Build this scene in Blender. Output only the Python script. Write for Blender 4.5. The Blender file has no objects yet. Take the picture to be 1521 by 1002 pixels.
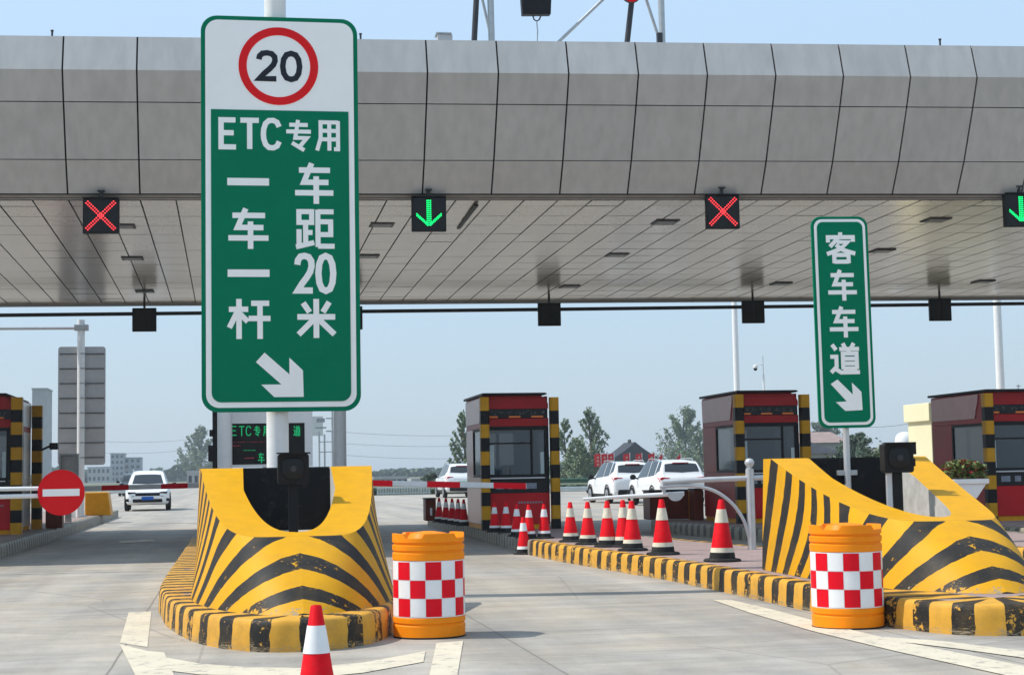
import bpy, bmesh, math, random
from mathutils import Vector, Matrix, noise
random.seed(7)
SC = bpy.context.scene
COL = SC.collection
PI = math.pi
# ------------------------------------------------------------------ camera
F, CX, CY, CH = 2400.0, 760.5, 501.0, 1.35
psi, th, ro = math.radians(9.88), math.radians(4.75), math.radians(1.05)
FW = Vector((math.cos(th)*math.sin(psi), math.cos(th)*math.cos(psi), math.sin(th)))
R0 = Vector((math.cos(psi), -math.sin(psi), 0))
U0 = R0.cross(FW)
RT = R0*math.cos(ro) - U0*math.sin(ro)
UP = U0*math.cos(ro) + R0*math.sin(ro)
CAMP = Vector((0, 0, CH))
def ray(x, y): return FW*F + RT*(x-CX) + UP*(CY-y)
def G(x, y, z=0.0):
    d = ray(x, y); return CAMP + d*((z-CH)/d.z)
def AT(x, y, Y):
    d = ray(x, y); return CAMP + d*(Y/d.y)
cd = bpy.data.cameras.new('camera'); cam = bpy.data.objects.new('camera', cd); COL.objects.link(cam)
cd.sensor_width = 36; cd.lens = 36*F/1521; cd.clip_end = 9000; cd.clip_start = .1
cam.matrix_world = Matrix((( RT.x, UP.x, -FW.x, 0), (RT.y, UP.y, -FW.y, 0), (RT.z, UP.z, -FW.z, CH), (0, 0, 0, 1)))
SC.camera = cam

# ------------------------------------------------------------------ materials
def N(nt, t, **kw):
    n = nt.nodes.new(t)
    for k, v in kw.items():
        if k in n.inputs: n.inputs[k].default_value = v
        else: setattr(n, k, v)
    return n
def c4(c): return (c[0], c[1], c[2], 1)
def mat(name, col, rough=.5, metal=0, var=.12, scale=3, bump=0, bscale=60, coat=0, grime=0, gcol=(.12, .1, .08), spec=.14):
    m = bpy.data.materials.new(name); m.use_nodes = True; nt = m.node_tree
    b = nt.nodes['Principled BSDF']; L = nt.links.new
    b.inputs['Roughness'].default_value = rough; b.inputs['Metallic'].default_value = metal
    b.inputs['Coat Weight'].default_value = coat; b.inputs['Specular IOR Level'].default_value = spec
    tc = N(nt, 'ShaderNodeTexCoord')
    n1 = N(nt, 'ShaderNodeTexNoise', Scale=scale, Detail=6, Roughness=.65); L(tc.outputs['Object'], n1.inputs['Vector'])
    mr = N(nt, 'ShaderNodeMapRange'); mr.inputs[1].default_value = .3; mr.inputs[2].default_value = .7
    mr.inputs[3].default_value = 1-var; mr.inputs[4].default_value = 1+var
    L(n1.outputs['Fac'], mr.inputs[0])
    mx = N(nt, 'ShaderNodeMix', data_type='RGBA', blend_type='MULTIPLY'); mx.inputs[0].default_value = 1
    mx.inputs[6].default_value = c4(col); L(mr.outputs[0], mx.inputs[7])
    out = mx.outputs[2]
    if grime:
        n2 = N(nt, 'ShaderNodeTexNoise', Scale=scale*2.7, Detail=8, Roughness=.7); L(tc.outputs['Object'], n2.inputs['Vector'])
        g = N(nt, 'ShaderNodeMapRange'); g.inputs[1].default_value = .55; g.inputs[2].default_value = .72; g.inputs[3].default_value = 0; g.inputs[4].default_value = grime
        L(n2.outputs['Fac'], g.inputs[0])
        m2 = N(nt, 'ShaderNodeMix', data_type='RGBA'); L(g.outputs[0], m2.inputs[0]); L(out, m2.inputs[6]); m2.inputs[7].default_value = c4(gcol)
        out = m2.outputs[2]
    L(out, b.inputs['Base Color'])
    r2 = N(nt, 'ShaderNodeMapRange'); r2.inputs[3].default_value = max(0, rough-.08); r2.inputs[4].default_value = min(1, rough+.08); L(n1.outputs['Fac'], r2.inputs[0]); L(r2.outputs[0], b.inputs['Roughness'])
    if bump:
        n3 = N(nt, 'ShaderNodeTexNoise', Scale=bscale, Detail=5); L(tc.outputs['Object'], n3.inputs['Vector'])
        bp = N(nt, 'ShaderNodeBump', Strength=bump, Distance=.01); L(n3.outputs['Fac'], bp.inputs['Height']); L(bp.outputs[0], b.inputs['Normal'])
    return m
def emit(name, col, s):
    m = bpy.data.materials.new(name); m.use_nodes = True; b = m.node_tree.nodes['Principled BSDF']
    b.inputs['Base Color'].default_value = c4([.3*c for c in col]); b.inputs['Emission Color'].default_value = c4(col); b.inputs['Emission Strength'].default_value = s
    return m
def glass(name, tint=(.02, .03, .035), alpha=.6):
    m = bpy.data.materials.new(name); m.use_nodes = True; nt = m.node_tree; L = nt.links.new
    b = nt.nodes['Principled BSDF']; b.inputs['Base Color'].default_value = c4(tint); b.inputs['Roughness'].default_value = .04
    b.inputs['Alpha'].default_value = alpha; b.inputs['IOR'].default_value = 1.75
    return m
def striped(name, ca, cb, chip=.5, period=1.0, attr='g', grime=.4, rough=.5, wob=.03, foot=.12):
    """painted stripes that follow the mesh attribute `attr` (metres), with chipped and dirty paint"""
    m = bpy.data.materials.new(name); m.use_nodes = True; nt = m.node_tree; L = nt.links.new
    b = nt.nodes['Principled BSDF']; b.inputs['Roughness'].default_value = rough; b.inputs['Specular IOR Level'].default_value = .14
    a = N(nt, 'ShaderNodeAttribute', attribute_name=attr)
    tc = N(nt, 'ShaderNodeTexCoord')
    nz = N(nt, 'ShaderNodeTexNoise', Scale=9, Detail=4); L(tc.outputs['Object'], nz.inputs['Vector'])
    w = N(nt, 'ShaderNodeMath', operation='MULTIPLY_ADD'); L(nz.outputs['Fac'], w.inputs[0]); w.inputs[1].default_value = wob; L(a.outputs['Fac'], w.inputs[2])
    d = N(nt, 'ShaderNodeMath', operation='DIVIDE'); L(w.outputs[0], d.inputs[0]); d.inputs[1].default_value = period
    fr = N(nt, 'ShaderNodeMath', operation='FRACT'); L(d.outputs[0], fr.inputs[0])
    st = N(nt, 'ShaderNodeMath', operation='GREATER_THAN'); L(fr.outputs[0], st.inputs[0]); st.inputs[1].default_value = .54
    # chips in the black paint let the yellow below show, patchy
    big = N(nt, 'ShaderNodeTexNoise', Scale=2.2, Detail=3); L(tc.outputs['Object'], big.inputs['Vector'])
    sm = N(nt, 'ShaderNodeTexNoise', Scale=17, Detail=9, Roughness=.72); L(tc.outputs['Object'], sm.inputs['Vector'])
    su = N(nt, 'ShaderNodeMath', operation='MULTIPLY_ADD'); L(big.outputs['Fac'], su.inputs[0]); su.inputs[1].default_value = .5; L(sm.outputs['Fac'], su.inputs[2])
    at2 = N(nt, 'ShaderNodeAttribute', attribute_name='wear')
    su2 = N(nt, 'ShaderNodeMath', operation='MULTIPLY_ADD'); L(at2.outputs['Fac'], su2.inputs[0]); su2.inputs[1].default_value = .08; L(su.outputs[0], su2.inputs[2])
    ch = N(nt, 'ShaderNodeMapRange'); L(su2.outputs[0], ch.inputs[0]); ch.inputs[1].default_value = .93-.1*chip; ch.inputs[2].default_value = .95-.1*chip
    keep = N(nt, 'ShaderNodeMath', operation='SUBTRACT'); keep.inputs[0].default_value = 1; L(ch.outputs[0], keep.inputs[1])
    s2 = N(nt, 'ShaderNodeMath', operation='MULTIPLY'); L(st.outputs[0], s2.inputs[0]); L(keep.outputs[0], s2.inputs[1])
    mx = N(nt, 'ShaderNodeMix', data_type='RGBA'); L(s2.outputs[0], mx.inputs[0]); mx.inputs[6].default_value = c4(ca); mx.inputs[7].default_value = c4(cb)
    # chips down to the concrete, and dirt
    s3 = N(nt, 'ShaderNodeTexNoise', Scale=23, Detail=10, Roughness=.75); L(tc.outputs['Generated'], s3.inputs['Vector']); s3.inputs['Scale'].default_value = 40
    sa = N(nt, 'ShaderNodeMath', operation='MULTIPLY_ADD'); L(at2.outputs['Fac'], sa.inputs[0]); sa.inputs[1].default_value = foot; L(s3.outputs['Fac'], sa.inputs[2])
    ch2 = N(nt, 'ShaderNodeMapRange'); L(sa.outputs[0], ch2.inputs[0]); ch2.inputs[1].default_value = .72-.03*chip; ch2.inputs[2].default_value = .74-.03*chip
    m2 = N(nt, 'ShaderNodeMix', data_type='RGBA'); L(ch2.outputs[0], m2.inputs[0]); L(mx.outputs[2], m2.inputs[6]); m2.inputs[7].default_value = (.33, .27, .18, 1)
    dn = N(nt, 'ShaderNodeTexNoise', Scale=5, Detail=8, Roughness=.7); L(tc.outputs['Object'], dn.inputs['Vector'])
    dg = N(nt, 'ShaderNodeMapRange'); L(dn.outputs['Fac'], dg.inputs[0]); dg.inputs[1].default_value = .45; dg.inputs[2].default_value = .8; dg.inputs[4].default_value = grime
    m3 = N(nt, 'ShaderNodeMix', data_type='RGBA'); L(dg.outputs[0], m3.inputs[0]); L(m2.outputs[2], m3.inputs[6]); m3.inputs[7].default_value = (.2, .13, .05, 1)
    L(m3.outputs[2], b.inputs['Base Color'])
    bp = N(nt, 'ShaderNodeBump', Strength=.25, Distance=.01); L(sm.outputs['Fac'], bp.inputs['Height']); L(bp.outputs[0], b.inputs['Normal'])
    return m
YEL, BLK = (.66, .325, .006), (.022, .021, .02)
M = dict(
    white=mat('white_paint', (.74, .74, .73), .4, var=.05, scale=4, grime=.12),
    offwhite=mat('off_white_paint', (.62, .62, .6), .45, var=.08, grime=.2),
    carwhite=mat('white_car_paint', (.8, .8, .8), .2, var=.02, coat=.6),
    carblack=mat('dark_car_paint', (.03, .035, .035), .2, var=.05, coat=.6),
    blackplast=mat('black_plastic', (.009, .009, .01), .5, spec=.2, var=.2),
    rubber=mat('black_rubber', (.02, .02, .02), .75, var=.3, grime=.4, gcol=(.12, .11, .1)),
    steel=mat('galvanised_steel', (.42, .43, .43), .38, .6, var=.12, scale=7),
    satin=mat('silver_paint', (.55, .55, .55), .35, .4, var=.08, scale=7),
    darksteel=mat('dark_steel', (.05, .05, .055), .5, .2, var=.2),
    alu=mat('aluminium_sheet_back', (.45, .45, .45), .5, .15, var=.1, scale=2.0, grime=.15),
    orange=mat('orange_plastic', (.92, .26, .006), .45, var=.08, scale=5, grime=.22, gcol=(.5, .2, .05)),
    red=mat('red_reflective', (.74, .006, .018), .45, spec=.1, var=.06, grime=.1),
    whiteref=mat('white_reflective', (.82, .81, .8), .4, var=.06, grime=.2, gcol=(.5, .48, .44)),
    cream=mat('aged_cream_reflective', (.72, .66, .52), .45, var=.12, scale=14, grime=.35),
    conered=mat('red_cone_rubber', (.72, .006, .014), .55, spec=.1, var=.14, scale=6, grime=.22),
    green=mat('green_sign_sheeting', (.0, .175, .09), .5, var=.05, spec=.05),
    signwhite=mat('white_sign_sheeting', (.9, .89, .87), .5, var=.03),
    signred=mat('red_sign_sheeting', (.72, .008, .012), .4, var=.04),
    signblack=mat('black_sign_sheeting', (.02, .022, .03), .4, var=.04),
    boothred=mat('dark_red_enamel', (.33, .013, .015), .36, var=.12, scale=2, coat=.06, grime=.15),
    boothred2=mat('bright_red_enamel', (.48, .012, .016), .4, var=.1, scale=2, coat=.05),
    boothpink=mat('weathered_sheen_red_enamel', (.44, .22, .2), .3, .1, var=.12, scale=2, coat=.3),  # weathered red, with the pale reflection of the surroundings painted into the colour
    boothsilver=mat('silver_booth_panel', (.6, .6, .6), .3, .5, var=.08, scale=2),
    dark=mat('dark_interior', (.03, .033, .036), .6, var=.2),
    led=mat('dark_led_panel', (.008, .009, .01), .35, spec=.25, var=.2),
    ledtext=mat('unlit_led_lettering', (.1, .1, .1), .5),
    concrete=mat('bare_concrete', (.42, .4, .37), .85, var=.2, scale=6, bump=.3, grime=.4, gcol=(.2, .18, .16)),
    kerbtop=mat('old_kerb_concrete', (.27, .25, .23), .85, var=.2, scale=6, bump=.3, grime=.3),
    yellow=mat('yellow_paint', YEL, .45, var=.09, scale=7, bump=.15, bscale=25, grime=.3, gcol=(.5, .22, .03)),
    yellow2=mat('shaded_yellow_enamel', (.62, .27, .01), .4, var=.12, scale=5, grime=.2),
    blackpaint=mat('black_paint', (.009, .009, .01), .65, spec=.15, var=.3, bump=.2, grime=.16, gcol=(.22, .2, .17)),
    stripe=striped('yellow_black_chevrons', YEL, BLK, .05, .39, grime=.25, foot=.16),
    kerbstripe=striped('yellow_black_kerb', (.66, .34, .045), BLK, .55, .43, grime=.5, foot=.18, wob=.04),
    kerbworn=striped('worn_grey_kerb', (.3, .27, .21), (.1, .095, .085), .9, .36, grime=.3),
    lamp=emit('unlit', (1, 1, 1), 0.0),
    ledg=emit('green_led', (.0, 1, .2), 1.7), ledr=emit('red_led', (1, .04, .05), 2.2),
    screeng=emit('green_screen_text', (.0, .6, .2), .34), screenr=emit('red_screen_text', (.7, .08, .1), .2),
    glass=glass('booth_glass', (.03, .05, .062), .78), carglass=glass('car_glass', (.012, .016, .02), .93),
    taillight=mat('tail_light', (.5, .01, .015), .15, var=.05, coat=.6),
    headlight=mat('headlight', (.6, .62, .65), .1, .4, var=.05),
    blueplate=mat('blue_number_plate', (.02, .1, .4), .4), plate=mat('pale_number_plate', (.45, .6, .5), .4),
    tyre=mat('tyre', (.018, .018, .018), .8), rim=mat('alloy_rim', (.4, .4, .42), .3, .7),
    bark=mat('bark', (.1, .08, .06), .9, bump=.4, bscale=20),
    roofgrey=mat('grey_roof_tiles', (.04, .042, .05), .7, var=.2, scale=1.5), roofpink=mat('faded_roof_tiles', (.3, .22, .2), .75, var=.2, scale=1.5),
    housewall=mat('pale_render', (.38, .38, .38), .8, var=.1, scale=.5), greywall=mat('grey_render', (.3, .31, .33), .8, var=.12, scale=.3),
    creamwall=mat('cream_render', (.78, .72, .48), .75, var=.06, scale=.6),
    window=mat('dark_window', (.05, .06, .07), .15),
    banner=mat('red_banner', (.6, .03, .04), .6), rail=mat('green_guard_rail', (.05, .11, .075), .45, .2), 
    railsilver=mat('pale_rail', (.55, .58, .56), .5),
    petal=mat('red_petals', (.45, .04, .05), .6, var=.3, scale=30),
    brownbox=mat('brown_red_cabinet', (.16, .035, .02), .4, var=.15),
)
def leafmat(name, col):
    m = bpy.data.materials.new(name); m.use_nodes = True; nt = m.node_tree; L = nt.links.new
    b = nt.nodes['Principled BSDF']; b.inputs['Roughness'].default_value = .6
    g = N(nt, 'ShaderNodeNewGeometry'); mr = N(nt, 'ShaderNodeMapRange'); mr.inputs[3].default_value = .55; mr.inputs[4].default_value = 1.5
    L(g.outputs['Random Per Island'], mr.inputs[0])
    mx = N(nt, 'ShaderNodeMix', data_type='RGBA', blend_type='MULTIPLY'); mx.inputs[0].default_value = 1; mx.inputs[6].default_value = c4(col); L(mr.outputs[0], mx.inputs[7]); L(mx.outputs[2], b.inputs['Base Color'])
    return m
M['leaf'] = leafmat('poplar_leaves', (.15, .2, .1)); M['leaf2'] = leafmat('dark_leaves', (.085, .125, .075)); M['paneshine'] = mat('pane_reflection', (.45, .52, .52), .3)
M['leaf3'] = leafmat('flower_box_leaves', (.1, .14, .03))

# ------------------------------------------------------------------ mesh helpers
class MB:
    def __init__(s): s.v = []; s.f = []; s.at = {}
    def box(s, x0, x1, y0, y1, z0, z1, ch=0):
        n = len(s.v)
        s.v += [(x, y, z) for z in (z0, z1) for (x, y) in ((x0, y0), (x1, y0), (x1, y1), (x0, y1))]
        s.f += [[n+i for i in q] for q in ((0, 3, 2, 1), (4, 5, 6, 7), (0, 1, 5, 4), (1, 2, 6, 5), (2, 3, 7, 6), (3, 0, 4, 7))]
        return s
    def tube(s, pts, r, k=12, cap=True):
        pts = [Vector(p) for p in pts]; n0 = len(s.v); rs = r if isinstance(r, (list, tuple)) else [r]*len(pts)
        up = Vector((0, 0, 1))
        for i, p in enumerate(pts):
            t = (pts[min(i+1, len(pts)-1)] - pts[max(i-1, 0)]).normalized()
            a = up if abs(t.z) < .95 else Vector((1, 0, 0))
            x = t.cross(a).normalized(); y = x.cross(t)
            for j in range(k):
                an = 2*PI*j/k; s.v.append(tuple(p + x*math.cos(an)*rs[i] + y*math.sin(an)*rs[i]))
        for i in range(len(pts)-1):
            for j in range(k):
                a = n0+i*k+j; b = n0+i*k+(j+1) % k; s.f.append([a, b, b+k, a+k])
        if cap:
            s.f.append([n0+j for j in range(k)][::-1]); s.f.append([n0+(len(pts)-1)*k+j for j in range(k)])
        return s
    def lathe(s, prof, k=32, c=(0, 0, 0), cap=True):
        n0 = len(s.v)
        for (r, z) in prof:
            for j in range(k):
                an = 2*PI*j/k; s.v.append((c[0]+r*math.cos(an), c[1]+r*math.sin(an), c[2]+z))
        for i in range(len(prof)-1):
            for j in range(k):
                a = n0+i*k+j; b = n0+i*k+(j+1) % k; s.f.append([a, b, b+k, a+k])
        if cap:
            if prof[0][0] > 1e-4: s.f.append([n0+j for j in range(k)][::-1])
            if prof[-1][0] > 1e-4: s.f.append([n0+(len(prof)-1)*k+j for j in range(k)])
        return s
    def prism(s, poly, d0, d1, ax='y'):
        """polygon given in the plane across `ax`, extruded from d0 to d1; ax y: (x,z); ax x: (y,z); ax z: (x,y)"""
        n = len(poly); n0 = len(s.v)
        P = {'y': lambda p, d: (p[0], d, p[1]), 'x': lambda p, d: (d, p[0], p[1]), 'z': lambda p, d: (p[0], p[1], d)}[ax]
        s.v += [P(p, d0) for p in poly] + [P(p, d1) for p in poly]
        s.f.append([n0+i for i in range(n)]); s.f.append([n0+n+i for i in range(n)][::-1])
        for i in range(n): j = (i+1) % n; s.f.append([n0+i, n0+n+i, n0+n+j, n0+j])
        return s
    def quad(s, a, b, c, d):
        n = len(s.v); s.v += [tuple(a), tuple(b), tuple(c), tuple(d)]; s.f.append([n, n+1, n+2, n+3]); return s
    def grid(s, fn, nu, nv):
        n0 = len(s.v)
        for i in range(nu+1):
            for j in range(nv+1): s.v.append(tuple(fn(i/nu, j/nv)))
        for i in range(nu):
            for j in range(nv):
                a = n0+i*(nv+1)+j; s.f.append([a, a+1, a+nv+2, a+nv+1])
        return s
    def build(s, name, m, parent=None, smooth=False, bevel=0, fix=True, segs=2, loc=None):
        me = bpy.data.meshes.new(name); me.from_pydata(s.v, [], s.f)
        if fix or bevel:
            bm = bmesh.new(); bm.from_mesh(me)
            if fix: bmesh.ops.recalc_face_normals(bm, faces=bm.faces)
            if bevel:
                ed = [e for e in bm.edges if len(e.link_faces) == 2 and e.calc_face_angle(0) > .6]
                bmesh.ops.bevel(bm, geom=ed, offset=bevel, segments=segs, affect='EDGES', profile=.5, clamp_overlap=True)
            bm.to_mesh(me); bm.free()
        for k, vals in s.at.items():
            a = me.attributes.new(k, 'FLOAT', 'POINT'); a.data.foreach_set('value', vals)
        me.materials.append(M[m] if isinstance(m, str) else m)
        if smooth:
            me.polygons.foreach_set('use_smooth', [True]*len(me.polygons))
            if smooth != 'all': me.set_sharp_from_angle(angle=math.radians(38))
        me.update()
        o = bpy.data.objects.new(name, me); COL.objects.link(o)
        if parent: o.parent = parent
        if loc is not None: o.location = loc
        return o
def tag(o, label=None, cat=None, group=None, kind=None):
    for k, v in (('label', label), ('category', cat), ('group', group), ('kind', kind)):
        if v: o[k] = v
    return o
def thing(name, label, cat, loc=(0, 0, 0), rz=0, group=None):
    o = bpy.data.objects.new(name, None); COL.objects.link(o); o.location = loc; o.rotation_euler = (0, 0, rz); o.empty_display_size = .2
    return tag(o, label, cat, group)
def copy_tree(o, parent=None, swap=None):
    c = o.copy(); COL.objects.link(c)
    if parent: c.parent = parent
    if swap and o.type == 'MESH' and o.data.materials and o.data.materials[0].name in swap:
        c.data = o.data.copy(); c.data.materials[0] = swap[o.data.materials[0].name]
    for ch in [x for x in list(bpy.data.objects) if x.parent == o]: copy_tree(ch, c, swap)
    return c
def rrect(x0, x1, z0, z1, r, k=8):
    p = []
    for cx, cz, a0 in ((x1-r, z1-r, 0), (x0+r, z1-r, 90), (x0+r, z0+r, 180), (x1-r, z0+r, 270)):
        for i in range(k+1):
            a = math.radians(a0+90*i/k); p.append((cx+r*math.cos(a), cz+r*math.sin(a)))
    return p
GLYPH = {
 '一': [[(0, 50), (100, 50)]],
 '车': [[(12, 83), (90, 83)], [(44, 100), (24, 53), (86, 53)], [(2, 27), (98, 27)], [(55, 68), (55, 0)]],
 '专': [[(14, 84), (86, 84)], [(2, 62), (98, 62)], [(48, 100), (37, 41), (82, 41), (56, 15)], [(24, 25), (72, 1)]],
 '用': [[(88, 94), (20, 94), (20, 42), (6, 1)], [(88, 99), (88, 6), (72, 6)], [(20, 66), (88, 66)], [(20, 38), (88, 38)], [(54, 92), (54, 1)]],
 '距': [[(8, 92), (41, 92), (41, 65), (8, 65), (8, 92)], [(25, 65), (25, 11)], [(25, 40), (43, 40)], [(8, 48), (8, 6)], [(0, 4), (47, 15)], [(57, 97), (57, 4)], [(57, 92), (98, 92)], [(57, 6), (100, 6)], [(57, 67), (90, 67), (90, 35), (57, 35)]],
 '杆': [[(1, 74), (47, 74)], [(25, 100), (25, 0)], [(23, 72), (2, 28)], [(28, 62), (46, 43)], [(54, 89), (97, 89)], [(48, 51), (100, 51)], [(75, 89), (75, 0)]],
 '米': [[(17, 90), (33, 66)], [(83, 92), (67, 66)], [(2, 54), (98, 54)], [(50, 100), (50, 0)], [(46, 50), (5, 9)], [(54, 50), (96, 9)]],
 '客': [[(50, 101), (50, 88)], [(8, 68), (8, 85), (92, 85), (92, 70)], [(42, 82), (14, 54)], [(38, 69), (74, 69), (48, 46), (3, 30)], [(34, 60), (58, 43), (98, 31)], [(27, 0), (27, 27), (75, 27), (75, 0)], [(27, 5), (75, 5)]],
 '道': [[(9, 97), (22, 79)], [(2, 57), (22, 57), (22, 24), (3, 5)], [(14, 19), (36, 5), (99, 5)], [(45, 101), (52, 86)], [(82, 101), (73, 86)], [(33, 82), (99, 82)], [(66, 80), (60, 66)], [(44, 15), (44, 67), (90, 67), (90, 15)], [(44, 50), (90, 50)], [(44, 34), (90, 34)], [(44, 18), (90, 18)]],
 'E': [[(90, 94), (12, 94), (12, 6), (92, 6)], [(12, 52), (80, 52)]],
 'T': [[(0, 94), (100, 94)], [(50, 94), (50, 0)]],
 'C': [[(94, 74), (82, 89), (62, 95), (38, 94), (20, 84), (10, 66), (8, 50), (10, 34), (20, 16), (38, 6), (62, 5), (82, 11), (94, 26)]],
 '2': [[(10, 72), (14, 84), (28, 93), (50, 95), (72, 92), (86, 82), (88, 68), (80, 54), (62, 40), (36, 24), (12, 6), (94, 6)]],
 '0': [[(50, 95), (28, 90), (14, 74), (9, 50), (14, 26), (28, 10), (50, 5), (72, 10), (86, 26), (91, 50), (86, 74), (72, 90), (50, 95)]],
}
def glyph(b, ch, x0, x1, z0, z1, y, wd, depth, dense=1.0):
    """adds one character drawn with broad sign-painter strokes; wd = stroke width in metres"""
    for k, pl in enumerate(GLYPH[ch]):
        P = [Vector((x0+(x1-x0)*p[0]/100, z0+(z1-z0)*p[1]/100)) for p in pl]; n = len(P); n0 = len(b.v); L_ = []; R_ = []
        w = wd/2
        for i in range(n):
            loop = (P[0]-P[-1]).length < 1e-6
            d0 = (P[i]-P[i-1]).normalized() if i else ((P[0]-P[-2]).normalized() if loop else (P[1]-P[0]).normalized()); d1 = (P[i+1]-P[i]).normalized() if i < n-1 else ((P[1]-P[0]).normalized() if loop else d0)
            m = d0+d1; m = m.normalized() if m.length > .3 else d1
            nn = Vector((-m.y, m.x)); c = max(.45, nn.dot(Vector((-d1.y, d1.x)))); L_.append(P[i]+nn*w/c); R_.append(P[i]-nn*w/c)
        f = y-depth-.00025*k
        for a, c in zip(L_, R_): b.v += [(a.x, f, a.y), (c.x, f, c.y), (a.x, y, a.y), (c.x, y, c.y)]
        for i in range(n-1):
            a = n0+4*i; e = a+4; b.f += [[a, a+1, e+1, e], [a, e, e+2, a+2], [a+1, a+3, e+3, e+1]]
        if not loop: b.f += [[n0, n0+2, n0+3, n0+1], [n0+4*n-4, n0+4*n-3, n0+4*n-1, n0+4*n-2]]
def text_part(txt, x0, x1, z0, z1, y, m, parent, name='lettering', bold=.13, depth=.003, gap=.16):
    b = MB(); n = len(txt); cw = (x1-x0)/(n+gap*(n-1))
    for i, ch in enumerate(txt):
        a = x0+i*cw*(1+gap); wd = bold*(z1-z0); i_ = wd*.0
        glyph(b, ch, a, a+cw, z0, z1, y, wd, depth)
    return b.build(name, m, parent)
def ring_mesh(cx, cz, r0, r1, y0, y1, k=48):
    b = MB(); 
    for (r, y) in ((r0, y0), (r1, y0), (r1, y1), (r0, y1)):
        for j in range(k): a = 2*PI*j/k; b.v.append((cx+r*math.cos(a), y, cz+r*math.sin(a)))
    for i in range(4):
        for j in range(k):
            a, c = i*k, ((i+1) % 4)*k; b.f.append([a+j, a+(j+1) % k, c+(j+1) % k, c+j])
    return b
def disc(cx, cz, r, y0, y1, k=48): return MB().prism([(cx+r*math.cos(2*PI*j/k), cz+r*math.sin(2*PI*j/k)) for j in range(k)], y0, y1)
def catmull(pts, n):
    out = []; P = [Vector(p) for p in pts]
    for i in range(len(P)-1):
        a = P[max(i-1, 0)]; b = P[i]; c = P[i+1]; d = P[min(i+2, len(P)-1)]
        for k in range(n):
            t = k/n; out.append(.5*((2*b)+(c-a)*t+(2*a-5*b+4*c-d)*t*t+(3*b-a-3*c+d)*t**3))
    out.append(P[-1]); return out

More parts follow.
